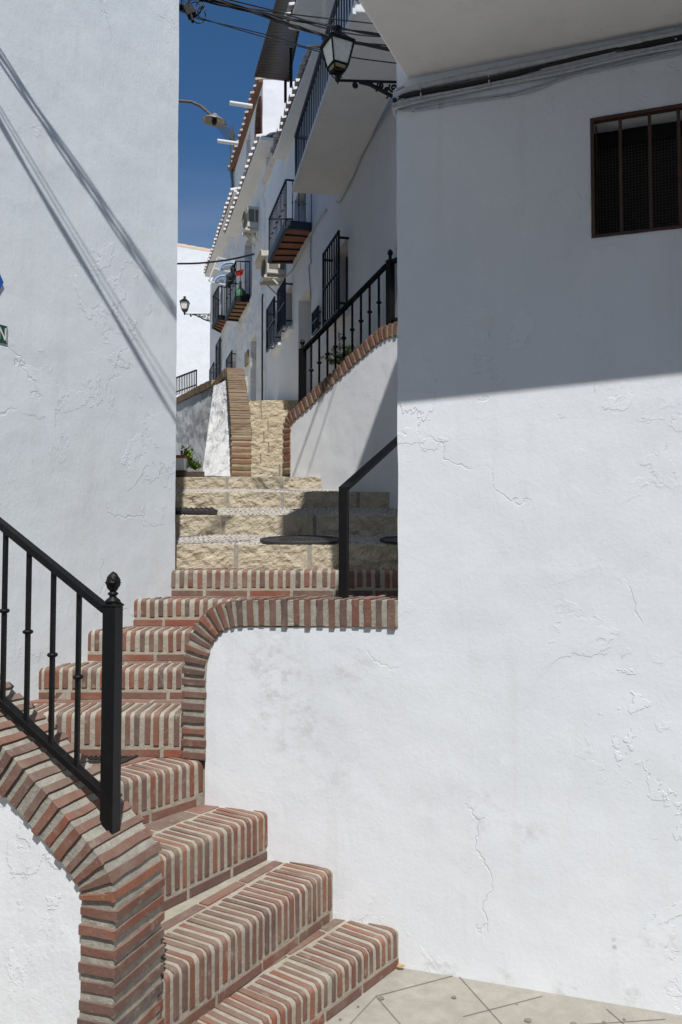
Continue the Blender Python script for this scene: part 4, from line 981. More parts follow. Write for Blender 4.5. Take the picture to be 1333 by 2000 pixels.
# cap on the lower block and walls behind so it is a body
mb = MB(); fbox(mb, FC, s519 + .03, s553 - .02, z_cap, z_cap + .07, -.35, .06); mb.build('parapet_cap', tileW, HC, bevel=.008)
mb = MB()
p0 = FC.P(s519 - .01, 2.4, -.01); p1 = FC.P(s519 - .01, 2.4, -2.5)
mb.hexa([FC.P(s519 - .2, 2.4, -.30), FC.P(s519, 2.4, -.30), FC.P(s519, 2.4, -3), FC.P(s519 - .2, 2.4, -3)], [FC.P(s519 - .2, z_cap - .01, -.30), FC.P(s519, z_cap - .01, -.30), FC.P(s519, z_cap - .01, -3), FC.P(s519 - .2, z_cap - .01, -3)])
mb.hexa([FC.P(s553 - .2, z_cap - .4, -.30), FC.P(s553 - .01, z_cap - .4, -.30), FC.P(s553 - .01, z_cap - .4, -3), FC.P(s553 - .2, z_cap - .4, -3)], [FC.P(s553 - .2, z_c - .01, -.30), FC.P(s553 - .01, z_c - .01, -.30), FC.P(s553 - .01, z_c - .01, -3), FC.P(s553 - .2, z_c - .01, -3)])
mb.hexa([FC.P(sN, 2.4, -.30), FC.P(sN + .2, 2.4, -.30), FC.P(sN + .2, 2.4, -3), FC.P(sN, 2.4, -3)], [FC.P(sN, zB - .01, -.30), FC.P(sN + .2, zB - .01, -.30), FC.P(sN + .2, zB - .01, -3), FC.P(sN, zB - .01, -3)])
mb.hexa([FC.P(sN, 2.4, -2.8), FC.P(s519, 2.4, -2.8), FC.P(s519, 2.4, -3.0), FC.P(sN, 2.4, -3.0)], [FC.P(sN, z_cap - .05, -2.8), FC.P(s519, z_cap - .05, -2.8), FC.P(s519, z_cap - .05, -3.0), FC.P(sN, z_cap - .05, -3.0)])
fixn(mb.build('back_walls', plH, HC))
Fe = FC.off(.19); ze = mid(Fe, (566, 210)); eave('eave', HC, FC, spx(Fe, 604) - .05, spx(Fe, 528), ze, .21, pitch=.165)
eave('upper_eave', HC, FC, -6.2, spx(FO, 557), zB, .42, pitch=.17)  # near end carried past the wall, unseen, to shade the facade
mb = MB(); fbox(mb, FC, sN, sB, zB + .06, zB + .12, -2.9, -.2); mb.build('roof', tileW, HC)
# long balcony
z1 = mid(FC, (661, 383)); A = atz(572, 376, z1); B = atz(695, 17, z1); C = atz(661, 383, z1); D = atz(770, 148, z1)
dO = unit(B - A); dI = unit(D - C); An = A + dO * ((A.y - 5.3) / -dO.y); Cn = C + dI * ((C.y - 5.3) / -dI.y)
back = Vector((-FC.n.x, -FC.n.y, 0)) * .05
mb = MB(); quadbox(mb, [An, Cn + back, C + back, A], .085); lb = mb.build('long_balcony', plH, HC, bevel=.008); fixn(lb)
mb = MB(); mb.bar(A + Vector((0, 0, .01)) + dO * .0, An + Vector((0, 0, .01)), .012, r2=.02); mb.build('drip_edge', plL, lb)
ztR = aty(576, 267, A.y).z
mb = MB(); off_ = (C - A).normalized() * .03
rail_run(mb, A + off_, An + off_, z1 + .09, ztR, 30, r=.0058, tr=.016); rail_run(mb, A + off_, C, z1 + .09, ztR, 5, r=.006, tr=.016)
mb.bar(aty(633, -20, 6.8), aty(633, 75, 6.8), .02)
mb.build('railing', navy, lb)
# brown boarded balcony
zz = zb2_; bot = [atz(559, 446, zz), atz(609, 451, zz), atz(573, 513, zz), atz(526, 513, zz)]
balcony(HC, bot, zz, aty(556, 351, bot[0].y).z, label='navy iron balcony with brown boarded underside', nb=13, ne=4)
# little details on the facade: cables
def fcable(fr, pts, r, m, label, o=.012, n=6):
    q = [fr.P(*fr.px(x, y), o) for x, y in pts]; d = []
    for i in range(len(q) - 1):
        p0 = q[max(i - 1, 0)]; p1 = q[i]; p2 = q[i + 1]; p3 = q[min(i + 2, len(q) - 1)]
        for j in range(6):
            t_ = j / 6; d.append(.5 * ((2 * p1) + (p2 - p0) * t_ + (2 * p0 - 5 * p1 + 4 * p2 - p3) * t_ ** 2 + (3 * p1 - p0 - 3 * p2 + p3) * t_ ** 3))
    d.append(q[-1]); mb = MB(); mb.tube(d, r, n)
    return tag(mb.build('facade_cable', m), label, 'cable')
fcable(FC, [(560, 540), (572, 528), (590, 495), (607, 465), (612, 455), (625, 430), (640, 410)], .010, cabW, 'white cable rising along the facade from the cooling unit past the brown boarded balcony')
fcable(FC, [(661, 395), (668, 392), (690, 350), (712, 300), (740, 250), (775, 190)], .008, cabW, 'white cable running up the shaded facade under the long balcony')
fcable(FC, [(609, 460), (609, 500), (610, 512), (606, 520), (607, 545), (609, 575), (608, 585)], .008, cabW, 'white cable with a small box dropping to the street door')
# ---- cooling units
def cooling(label, fr, bot, h, hood=None):
    c = sum(bot, Vector()) / 4; r_ = thing('cooling_unit', label, 'cooling unit', c)
    mb = MB(); quadbox(mb, bot, h); fixn(mb.build('casing', acw, r_, bevel=.01))
    no, ni, fi, fo_ = bot; up = Vector((0, 0, 1)); n_ = Vector((fr.n.x, fr.n.y, 0))
    cc = (no + fo_) / 2 + up * h * .5 + n_ * .004; rad = min(h * .44, (no - fo_).length * .44); e_ = unit(fo_ - no)
    mb = MB(); mb.lathe([(rad, 0), (rad, .015), (rad * .94, .02), (rad * .93, .004), (.001, .004)], cc, 24, ax=(e_, up, n_), sm=False)
    for k in range(1, 7): mb.lathe([(rad * k / 7.5, .008), (rad * k / 7.5 + .005, .012)], cc, 20, ax=(e_, up, n_))
    mb.build('fan_guard', acg, r_)
    mb = MB(); s_ = unit(ni - no); L_ = (ni - no).length
    for a, b in ((.10, .60), (.68, .94)):
        p = no + s_ * L_ * a - e_ * .003; q = no + s_ * L_ * b - e_ * .003
        mb.hexa([p + up * h * .25, q + up * h * .25, q + up * h * .85, p + up * h * .85], [v + e_ * .002 for v in (p + up * h * .25, q + up * h * .25, q + up * h * .85, p + up * h * .85)])
    fixn(mb.build('side_vent', acg, r_))
    for f in (.12, .88):
        mb = MB()
        a = no.lerp(fo_, f) - up * .03 + n_ * .03; b = ni.lerp(fi, f) - up * .03; mb.bar(a, b, .018); mb.bar(b, b + up * h * .6, .015); mb.bar(a.lerp(b, .3), b - up * .18, .010)
        mb.build('bracket', acw, r_)
    if hood:
        mb = MB(); quadbox(mb, hood, .07); mb.bar(hood[0] + up * .075, hood[3] + up * .075, .012, 1); o = fixn(mb.build('hood', [acw, acy], r_)); 
    return r_
za = FC.px(559, 536)[1]; q_ = [atz(522, 533, za), atz(559, 536, za), atz(545, 553, za), atz(511, 553, za)]
zh = aty(511, 499, q_[0].y).z
cooling('ivory cooling unit under the brown boarded balcony beside a yellow edged hood', FC, q_, aty(522, 497, q_[0].y).z - za, hood=[atz(511, 499, zh), atz(532, 499, zh), atz(520, 526, zh), atz(499, 526, zh)])
# ---- rough plastered house D
pD = FC.P(s519, 0); DP = VP((pD.x, pD.y), (-.2696, .963), -1)
HD = thing('rough_plaster_house', 'white house with lumpy sunlit plaster, two stepped tile eaves and two small balconies', 'house', (pD.x, pD.y, 3.6))
hd = []
hd.append(window(HD, DP, 411, 419, [(411, 722), (419, 705)], [(411, 775), (419, 765)], n=4, sill=False, out=.08))
hd.append(window(HD, DP, 423, 431, [(423, 672), (431, 660)], [(423, 775), (431, 765)], n=4, sill=False, out=.04))
hd.append(window(HD, DP, 443.5, 454, [(443, 701), (454, 685)], [(443, 750), (454, 740)], n=5, sill=False, out=.08))
dd0, dd1 = spx(DP, 490.5), spx(DP, 501.5); zdd = mid(DP, (490.5, 667), (501.5, 650)); hd.append([(dd1, 3.2), (dd0, 3.2), (dd0, zdd), (dd1, zdd)])
mb = MB(); fbox(mb, DP, dd1 - .03, dd0 + .03, 3.2, zdd + .03, -.26, -.25); mb.build('door', M_flat('pale_door', (.42, .41, .40), .6), HD)
db0, db1 = spx(DP, 478), spx(DP, 492); zdb = DP.px(485, 465)[1]; zdb0 = DP.px(485, 590)[1]; hd.append([(db1, zdb0), (db0, zdb0), (db0, zdb), (db1, zdb)])
mb = MB(); fbox(mb, DP, db1 - .02, db0 + .02, zdb0 - .02, zdb + .02, -.2, -.19); mb.build('balcony_door', M_flat('blue_grey_door', (.10, .12, .16), .4), HD)
De = DP.off(.22); zE1 = mid(De, (465, 382)); zE2 = mid(De, (425, 462)); sE1a, sE1b = spx(De, 494), spx(De, 436); sE2a, sE2b = spx(De, 452), spx(De, 399)
sEnd = spx(DP, 411)
mb = MB(); slab(mb, DP, [(0, 2.6), (sEnd, 2.6), (sEnd, zE2), (sE1b, zE2), (sE1b, zE1), (0, zE1)], .28, holes=hd, wob=.03, step=.12); fixn(mb.build('wall', plD, HD, bevel=.02))
for a in (0.02, sEnd - .2):
    mb = MB()
    zt_2 = (zE1 if a < 1 else zE2) - .02; mb.hexa([DP.P(a, 2.6, -.3), DP.P(a + .2, 2.6, -.3), DP.P(a + .2, 2.6, -3.5), DP.P(a, 2.6, -3.5)], [DP.P(a, zt_2, -.3), DP.P(a + .2, zt_2, -.3), DP.P(a + .2, zt_2, -3.5), DP.P(a, zt_2, -3.5)]); fixn(mb.build('end_wall', plH, HD))
eave('eave', HD, DP, sE1a - .4, sE1b, zE1, .24, pitch=.20, back=.1, length=.6); eave('lower_eave', HD, DP, sE2a - .05, sE2b + .1, zE2, .24, pitch=.20, back=.1, length=.6)
mb = MB()
for s0, s1, z in ((sE1a - .4, sE1b, zE1), (sE1b, sE2b, zE2)): mb.hexa([DP.P(s0, z + .05, 0), DP.P(s1, z + .05, 0), DP.P(s1, z + .9, -3.5), DP.P(s0, z + .9, -3.5)], [DP.P(s0, z + .12, 0), DP.P(s1, z + .12, 0), DP.P(s1, z + .97, -3.5), DP.P(s0, z + .97, -3.5)])
fixn(mb.build('roof', tileR, HD))
# meter box
mb = MB(); fbox(mb, DP, spx(DP, 487.5), spx(DP, 482), DP.px(485, 712)[1], DP.px(485, 686)[1], -.02, .03); mb.build('meter_box', M_flat('brass', (.20, .14, .05), .5), HD)
# drainpipe at the joint of the two houses
mb = MB(); pj = [FC.P(*FC.px(x, y), .05) for x, y in ((520, 575), (519, 585), (519, 640), (519, 700), (519, 782))]; mb.tube(pj, .014, 8); tag(mb.build('drainpipe', M_flat('grey_pipe', (.045, .05, .06), .5)), 'dark grey drainpipe running down at the joint of the two white houses', 'pipe')
# balconies of D
z3 = mid(DP, (487, 590), (466, 627)); b3 = [atz(461, 588.5, z3), atz(488, 589.5, z3), atz(467, 627, z3), atz(442, 625, z3)]
balcony(HD, b3, z3, aty(462, 510, b3[0].y).z, label='nearer small balcony with orange brown boards', board=wood, fm=iron, nb=10, ne=3)
z4 = mid(DP, (443, 626), (433, 649)); b4 = [atz(427, 623.5, z4), atz(444, 626, z4), atz(433, 650, z4), atz(416, 641, z4)]
balcony(HD, b4, z4, aty(426, 559, b4[0].y).z, label='farther small black balcony', board=wood, fm=iron, nb=9, ne=3, boards=4)
za1 = DP.px(505, 445)[1]; q_ = [atz(484, 442, za1), atz(506, 445, za1), atz(497, 459, za1), atz(475, 456, za1)]
cooling('ivory cooling unit with round fan on a wall bracket under the upper tile eave', DP, q_, aty(484, 401, q_[0].y).z - za1)
# ---- upper storey F with clay tile eave and brick arch
HF = thing('arched_upper_house', 'tall white house with clay tile eave and a brick arched window against the sky', 'house', DP.P(0, zE1, -.05))
FF = DP.off(-.06); sF0, sF1 = spx(FF, 512), spx(FF, 456); Fo = FF.off(.10); zF = mid(Fo, (480, 232)); zF0 = zE1 - .3
as0, as1 = spx(FF, 510.5), spx(FF, 498); az0, az1 = mid(FF, (504, 316)), mid(FF, (504, 205)); am = (as0 + as1) / 2; ar = (as1 - as0) / 2
arch = [(as0, az0), (as1, az0)] + [(am + ar * math.cos(a), az1 - ar + ar * math.sin(a)) for a in [math.pi * k / 12 for k in range(13)]]
w0, w1_ = spx(FF, 488), spx(FF, 480); wz_0, wz_1 = mid(FF, (484, 312)), mid(FF, (484, 268))
mb = MB(); slab(mb, FF, [(sF0, zF0), (sF1, zF0), (sF1, zF), (sF0, zF)], .3, holes=[arch, [(w0, wz_0), (w1_, wz_0), (w1_, wz_1), (w0, wz_1)]], wob=.01, step=.15); fixn(mb.build('wall', plH, HF))
mb = MB(); fbox(mb, FF, as0 - .02, as1 + .02, az0, az1 + .1, -.28, -.27); fbox(mb, FF, w0, w1_, wz_0, wz_1, -.2, -.19); mb.build('window', dark, HF)
mb = MB(); N = 26; pth = [(as0 + .02, az0)] + [(am - (ar - .02) * math.cos(a), az1 - ar + (ar - .02) * math.sin(a)) for a in [math.pi * k / N for k in range(N + 1)]] + [(as1 - .02, az0)]
pth = resample(pth, .075)
for a, b in zip(pth[:-1], pth[1:]):
    t_ = (b - a); 
    if t_.length < .01: continue
    t_.normalize(); nn_ = Vector((t_.y, -t_.x)); a2 = a.lerp(b, .08); b2 = a.lerp(b, .9)
    r1 = [FF.P(*(a2 - nn_ * .07), .012), FF.P(*(b2 - nn_ * .07), .012), FF.P(*(b2 + nn_ * .03), .012), FF.P(*(a2 + nn_ * .03), .012)]
    r2 = [FF.P(*(a2 - nn_ * .07), -.24), FF.P(*(b2 - nn_ * .07), -.24), FF.P(*(b2 + nn_ * .03), -.24), FF.P(*(a2 + nn_ * .03), -.24)]
    mb.hexa(r1, r2)
fixn(mb.build('brick_arch', brick, HF))
eW0 = FF.P(sF0, 0); Yw = eW0.y
EP = VP((eW0.x, eW0.y), (1, .12)); 
if EP.n.y > 0: EP.n = -EP.n
zFt = mid(EP, (530, 156))
mb = MB(); slab(mb, EP, [(.0, zF0 - .6), (1.2, zF0 - .6), (1.2, zFt), (.0, zFt)], .3, wob=.01, step=.15); fixn(mb.build('end_wall', plH, HF, bevel=.015))
eave('eave', HF, FF, sF0 - .02, sF1 + .1, zF, .12, pitch=.21, tm=M_mottle('sooty_tile', (.52, .45, .39), (.34, .25, .19), 20, .004, c3=(.30, .15, .09)), soff=M_mottle('brown_soffit', (.22, .11, .07), (.16, .08, .05), 20, .002), back=.0, length=.5)
mb = MB(); mb.hexa([FF.P(sF0 + .3, zF - .2, -.3), FF.P(sF1, zF - .2, -.3), FF.P(sF1, zF - .2, -2.6), FF.P(sF0 + .3, zF - .2, -2.6)], [FF.P(sF0 + .3, zF - .1, -.3), FF.P(sF1, zF - .1, -.3), FF.P(sF1, zF - .1, -2.6), FF.P(sF0 + .3, zF - .1, -2.6)]); fixn(mb.build('roof', tileR, HF))
for (a, b, lab) in (((449, 201), (489, 207), 'upper white drain pipe stub sticking out from the clay tile eave against the sky'), ((425, 275), (462, 280), 'lower white drain pipe stub at the end of the clay tile eave')):
    P1 = FF.off(.28).P(*FF.off(.28).px(*b)); P0 = aty(a[0], a[1], P1.y - .1); mb = MB(); mb.tube([P0, P1 + (P1 - P0) * .1], .033, 12); tag(mb.build('pipe_stub', pipeW), lab, 'pipe')
mb = MB(); pj = [aty(x, y, FF.P(sF1, 0).y - .1) for x, y in ((452, 312), (453, 340), (455, 365), (455, 400))]; mb.tube(pj, .03, 8); tag(mb.build('downpipe', M_flat('weathered_pipe', (.12, .14, .14), .5)), 'thin grey downpipe hanging below the far end of the clay tile eave', 'pipe')
# ---- corrugated awning
AW = thing('corrugated_awning', 'dark brown corrugated awning hanging over the roofs at the top', 'awning', aty(540, 100, 9))
P1, P2 = FC.off(.35), FC.off(-.20)
a0 = P1.P(*P1.px(497, 150)); a1 = P1.P(*P1.px(549, -30)); b0 = P2.P(*P2.px(562, 158)); b1 = P2.P(*P2.px(600, -30))
n_ = 360; vs = []
for i in range(n_ + 1):
    f = i / n_; k = math.sin(f * 2 * math.pi * 30) * .028; vs += [a0.lerp(a1, f) + Vector((0, 0, k)), b0.lerp(b1, f) + Vector((0, 0, k))]
mb = MB(); mb.add(vs, [(2 * i, 2 * i + 1, 2 * i + 3, 2 * i + 2) for i in range(n_)], 0, True); mb.build('sheet', M_mottle('corrugated_sheet', (.11, .092, .078), (.085, .072, .062), 12, .001, .45), AW, solid=.004)
mb = MB()
for (x, y0, y1, Yd) in ((558, 156, 200, b0.y - .05), (569, 95, 170, b0.y - 1.0)): mb.bar(aty(x, y0, Yd), aty(x, y1, Yd), .02)
mb.bar(b0, b1, .022); mb.build('support_frame', iron, AW)
# ---- house at the bend, far end
HE = thing('far_house', 'plain sunlit white house closing the view at the bend of the street', 'house', aty(380, 700, 23))
EPn = VP(aty(300, 600, 23.4).to_2d(), (1, .10)); EPn.n = Vector((.1, -1)).normalized()
e0, e1 = EPn.px(350, 482), EPn.px(412, 493); k_ = (e1[1] - e0[1]) / (e1[0] - e0[0])
mb = MB(); s_1 = e1[0] + 1.2; slab(mb, EPn, [(-1, 3), (s_1, 3), (s_1, e1[1] + k_ * 1.2), (-1, e0[1] + k_ * (-1 - e0[0]))], .4, wob=.03, step=.4); fixn(mb.build('wall', plH, HE))
mb = MB()
s_ = -1.0
while s_ < s_1: z = e0[1] + k_ * (s_ - e0[0]); mb.tube([EPn.P(s_, z + .02, -.15), EPn.P(s_ + .30, z + k_ * .3 + .035, -.15)], .12, 10); s_ += .27
mb.build('roof_tiles', M_mottle('ridge_tile', (.60, .42, .27), (.50, .44, .38), 5, .004), HE)
# far railing on the capped wall
mb = MB(); a = aty(342, 739, 13); b = aty(384, 749, 12.4); za_ = aty(342, 770, 13).z
rail_run(mb, (a.x, a.y, 0), (b.x, b.y, 0), za_, a.z, 13, knobs=False, r=.006, tr=.013)
tag(mb.build('far_railing', iron), 'small black railing far back above the brown capped wall', 'railing')
# ---- lanterns
def lantern(label, base, wall_dir, arm, k, tilt=0, turn=0):
    """base: tip under the lamp; wall_dir unit horizontal vector to the wall"""
    r_ = thing('wall_lantern', label, 'street lamp', base)
    x = Vector(wall_dir); x.z = 0; x.normalize(); y = Vector((-x.y, x.x, 0)); Zu = Vector((0, 0, 1)); ax = (x, y, Zu)
    W = lambda a, b, c: base + x * a + y * b + Zu * c
    z0, z1, z2, z3 = .34 * k, .52 * k, 1.36 * k, 1.5 * k; w0, w1, w2 = .21 * k, .29 * k, .46 * k; ca, sa = math.cos(turn), math.sin(turn)
    def fr4(w, z): return [W((a * ca - b * sa) * w, (a * sa + b * ca) * w, z) for a, b in ((-1, -1), (1, -1), (1, 1), (-1, 1))]
    mb = MB()
    for f, (wa, za, wb, zb) in (('lo', (w0, z0, w1, z1)), ('hi', (w1, z1, w2, z2))):
        A, B = fr4(wa * .92, za), fr4(wb * .92, zb); mb.add(A + B, [(i, (i + 1) % 4, 4 + (i + 1) % 4, 4 + i) for i in range(4)], 1 if f == 'lo' else 0)
    mb.build('glass', [glassm, glassy], r_)
    mb = MB(); t = .026 * k
    for wa, za, wb, zb in ((w0, z0, w1, z1), (w1, z1, w2, z2)):
        A, B = fr4(wa, za), fr4(wb, zb)
        for i in range(4): mb.bar(A[i], B[i], t)
    for w_, z_, tt in ((w0, z0, t), (w1, z1, t * 1.1), (w2, z2, t * 1.8)):
        A = fr4(w_, z_)
        for i in range(4): mb.bar(A[i], A[(i + 1) % 4], tt)
    mb.build('frame', iron, r_)
    mb = MB(); A, B = fr4(w2 * 1.08, z2 + .03 * k), fr4(w2 * .66, z2 + .22 * k); C4, D4 = fr4(w2 * .5, z2 + .32 * k), fr4(.10 * k, z2 + .44 * k)
    vs = A + B + C4 + D4; mb.add(vs, [(4 * j + i, 4 * j + (i + 1) % 4, 4 * j + 4 + (i + 1) % 4, 4 * j + 4 + i) for j in range(3) for i in range(4)] + [(3, 2, 1, 0), (12, 13, 14, 15)])
    mb.lathe([(.10 * k, z2 + .42 * k), (.09 * k, z2 + .54 * k), (.20 * k, z2 + .58 * k), (.18 * k, z2 + .62 * k), (.03 * k, z2 + .68 * k), (.001, z2 + .74 * k)], base, 12)
    mb.build('roof', iron, r_)
    mb = MB(); mb.lathe([(.001, -.16 * k), (.035 * k, -.08 * k), (.10 * k, .0), (.11 * k, .10 * k), (.06 * k, .16 * k), (.09 * k, .20 * k), (.03 * k, .26 * k)], base, 12)
    for a, b in ((-1, -1), (1, -1), (1, 1), (-1, 1)): mb.tube([W(a * .05 * k, b * .05 * k, .10 * k), W(a * .15 * k, b * .15 * k, .20 * k), fr4(w0, z0)[[(-1, -1), (1, -1), (1, 1), (-1, 1)].index((a, b))]], .022 * k, 6)
    mb.build('holder', iron, r_)
    # bracket: bar, curved lower stay, scrolls between
    mb = MB(); T = tilt; La = arm
    Wb = lambda a, c: W(a * La, 0, c * La + T * a)
    mb.tube([Wb(0, .0), Wb(.5, 0), Wb(1.0, 0)], .05 * k, 8)
    mb.tube([Wb(.30, -.01), Wb(.45, -.045), Wb(.60, -.12), Wb(.75, -.20), Wb(.88, -.255), Wb(1.0, -.275)], .075 * k, 8)
    def scroll(cx, cz, r0, turns, a0, sg=1, rr=.032):
        pts = [Wb(cx + r0 * (1 - t_ / 26) * math.cos(a0 + sg * turns * 6.283 * t_ / 26), cz + r0 * (1 - t_ / 26) * math.sin(a0 + sg * turns * 6.283 * t_ / 26)) for t_ in range(25)]; mb.tube(pts, rr * k * 1.2, 6)
    scroll(.60, -.055, .050, 1.6, 2.2); scroll(.78, -.085, .070, 1.8, 2.4); scroll(.91, -.17, .060, 1.6, -.6, -1); scroll(.68, -.115, .035, 1.4, 0); scroll(.47, -.025, .022, 1.3, 1); scroll(.93, -.05, .045, 1.4, 2.8)
    scroll(.25, -.065, .040, 1.7, 1.6, rr=.035); mb.tube([Wb(.27, 0), Wb(.255, -.02), Wb(.245, -.04)], .04 * k, 6)
    for a, c, s_ in ((.70, -.215, .02), (.55, -.125, .015), (.83, -.20, .02)): mb.tube([Wb(a, c), Wb(a - .02, c - s_)], [.03 * k, .005], 6)
    mb.tube([Wb(1.0, .06), Wb(1.0, -.33)], .05 * k, 6)
    mb.build('bracket', iron, r_)
    return r_
lb_ = aty(660, 157, 4.45); sdir = Vector((sd.e.x, sd.e.y, 0)); wd_ = Vector((.9458, -.3247, 0))
wt_ = cs + sdir * 1.18
lantern('old iron lantern with opal glass on a scrolled bracket behind the right corner', lb_, (1, .0, 0), .40, .152, tilt=-.012, turn=.45)
sEnd_p = DP.P(sEnd, 0); lb2 = aty(361, 613.5, sEnd_p.y)
lantern('small distant iron lantern before the far white house', lb2, (1, 0, 0), abs(sEnd_p.x - lb2.x), .215)
# ---- goose-neck street lamp on the left house
Yg = 10.0; pts = [aty(x, y, Yg) for x, y in ((300, 194), (350, 197), (374, 199), (392, 207), (405, 218), (413, 226))]; pts = [pts[0] + Vector((-.25, .0, 0))] + pts
gl = thing('street_lamp', 'goose neck street lamp with a round dish against the sky', 'street lamp', pts[0])
mb = MB(); mb.tube(pts, .018, 8); mb.build('arm', M_mottle('rusty_arm', (.20, .14, .10), (.13, .09, .07), 30, .001), gl)
hc = aty(419, 237, Yg); tl = Vector((.12, -.10, 1)).normalized(); xx = tl.cross(Vector((0, 1, 0))).normalized(); yy = tl.cross(xx)
mb = MB(); mb.lathe([(.012, .10), (.035, .085), (.05, .05), (.11, .035), (.158, .0), (.158, -.006), (.105, .025), (.001, .04)], hc, 28, ax=(xx, yy, tl)); mb.build('shade', greyL, gl)
mb = MB(); mb.lathe([(.03, .03), (.035, -.01), (.022, -.04), (.001, -.05)], hc, 12, ax=(xx, yy, tl)); mb.build('bulb', castM, gl)
# ---- antenna
ya = 15.0; an = thing('television_antenna', 'spiky television antenna on a thin mast beyond the far eave', 'antenna', aty(451, 315, ya))
mb = MB(); mb.bar(aty(451, 330, ya), aty(450, 245, ya), .012); mb.build('mast', castM, an)
mb = MB(); A = aty(428, 243, ya); B = aty(454, 272, ya); mb.bar(A, B, .010)
for i in range(14):
    c_ = A.lerp(B, i / 13); h = .10 + .06 * (i / 13); d_ = Vector((.5, .6, .75)).normalized(); mb.bar(c_ - d_ * h, c_ + d_ * h, .004)
for i in range(-3, 4): mb.bar(B + Vector((.02, 0, -.15)) + Vector((0, i * .05, 0)), B + Vector((.02, 0, .20)) + Vector((0, i * .05, 0)), .004)
mb.build('aerial', castM, an)
# ---- clothes airer, clothes, bottle, pots
Yc = b3[0].y; ag = thing('clothes_airer', 'white wire clothes airer with light blue arms hung outside the nearer small balcony', 'clothes airer', aty(435, 545, Yc))
def pA(x, y): return DP.off(.62 if x < 430 else .35).P(*DP.off(.62 if x < 430 else .35).px(x, y))
mb = MB(); Q = [aty(x, y, Yc + .3) for x, y in ((426, 503), (461, 511), (445, 557), (408, 549))]
for i in range(4): mb.bar(Q[i], Q[(i + 1) % 4], .012)
R1, R2 = aty(419, 524, Yc + .3), aty(457, 533, Yc + .3); mb.bar(R1, R2, .012)
for i in range(8): f = i / 8; mb.bar(Q[0].lerp(R1, f), Q[1].lerp(R2, f), .004)
mb.build('wire_frame', wireW, ag)
mb = MB()
for pts_ in (((431, 525), (434, 518), (442, 514), (453, 513), (460, 515)), ((420, 549), (424, 543), (432, 539), (441, 539))): mb.tube([aty(x, y, Yc + .25) for x, y in pts_], .022, 8)
mb.build('arm', lblue, ag)
mb = MB(); Yq = Yc + .2
for (x, y, w_, h_) in ((455, 528, .05, .10), (450, 542, .08, .12), (446, 552, .06, .10)):
    c_ = aty(x, y, Yq); mb.add([c_ + Vector((dx * w_ + random.uniform(-.02, .02), random.uniform(-.05, .05), dz * h_)) for dx, dz in ((-1, -.8), (-.3, -1), (.5, -.9), (1, .2), (.7, 1), (-.2, .9), (-.9, .4))] + [c_ + Vector((0, -.06, 0))], [(i, (i + 1) % 7, 7) for i in range(7)])
tag(mb.build('dark_clothes', clothM), 'dark clothes drying on the airer at the small balcony', 'clothes')
c_ = aty(468.5, 533, Yc - .02); mb = MB(); nn = 9; vs = []
for i in range(nn):
    for j in range(nn):
        f, g_ = i / (nn - 1) - .5, j / (nn - 1) - .5; vs.append(c_ + Vector((f * .11 + g_ * .02, .03 * math.sin(f * 14 + g_ * 3) + .015 * math.sin(g_ * 17), g_ * .12 + f * .03 * math.sin(j))))
mb.add(vs, [(i * nn + j, (i + 1) * nn + j, (i + 1) * nn + j + 1, i * nn + j + 1) for i in range(nn - 1) for j in range(nn - 1)], 0, True)
tag(mb.build('red_cloth', redM), 'small crumpled red cloth hanging on the railing of the nearer small balcony', 'cloth')
bb_ = (b3[0].lerp(b3[1], .42)).lerp(b3[3].lerp(b3[2], .42), .12); bb_.z = z3 + .08
mb = MB(); mb.lathe([(.001, 0), (.08, .003), (.10, .03), (.098, .12), (.06, .175), (.024, .21), (.020, .29), (.028, .295), (.026, .31), (.001, .31)], bb_, 20); tag(mb.build('glass_bottle', bottleM), 'bulbous green glass bottle standing on the nearer small balcony', 'bottle')
bb_ = (b3[0].lerp(b3[1], .86)).lerp(b3[3].lerp(b3[2], .86), .15); bb_.z = z3 + .08
mb = MB(); mb.lathe([(.001, 0), (.04, .0), (.058, .08), (.064, .08), (.064, .10), (.052, .10), (.045, .02), (.001, .02)], bb_, 16); tag(mb.build('clay_pot', clay), 'small clay pot beside the green bottle on the balcony', 'pot')
bb_ = (b4[0].lerp(b4[1], .45)).lerp(b4[3].lerp(b4[2], .45), .2); bb_.z = z4 + .08
mb = MB(); mb.tube([bb_, bb_ + Vector((0, 0, .70))], .035, 10); mb.lathe([(.035, .70), (.05, .72), (.05, .80), (.001, .82)], bb_, 12); tag(mb.build('rolled_parasol', M_flat('white_cloth', (.62, .62, .62), .8)), 'rolled white parasol standing on the farther small balcony', 'parasol')
# ---- overhead cables
hub = aty(372, 22, 5.3)
ins = thing('cable_anchor', 'cluster of black insulators and looped wires on the edge of the left house', 'cable anchor', hub)
mb = MB(); mb.box(hub, (Vector((.9, 0, .4)), Vector((0, 1, 0)), Vector((-.4, 0, .9))), (.03, .03, .035)); mb.tube([hub, aty(377, 42, 5.25)], .012, 6); mb.bar(hub, aty(335, 10, 5.4), .018); mb.build('insulator', iron, ins)
mb = MB()
for k in range(7):
    c_ = hub + Vector((random.uniform(-.02, .10), random.uniform(-.04, .04), random.uniform(-.01, .09))); r_ = random.uniform(.025, .055); a0 = random.uniform(0, 6)
    mb.tube([c_ + Vector((math.cos(a0 + t_ * .5) * r_, .02 * t_ / 9, math.sin(a0 + t_ * .5) * r_ * 1.2)) for t_ in range(10)], .0035, 5)
for k in range(3): mb.tube([hub + Vector((-.02 * k, 0, 0)), aty(356 + 4 * k, 10, 5.35), aty(352 + k * 3, -20, 5.4)], .004, 5)
mb.build('wire_loops', cabB, ins)
wallx = cs + sdir * 1.1
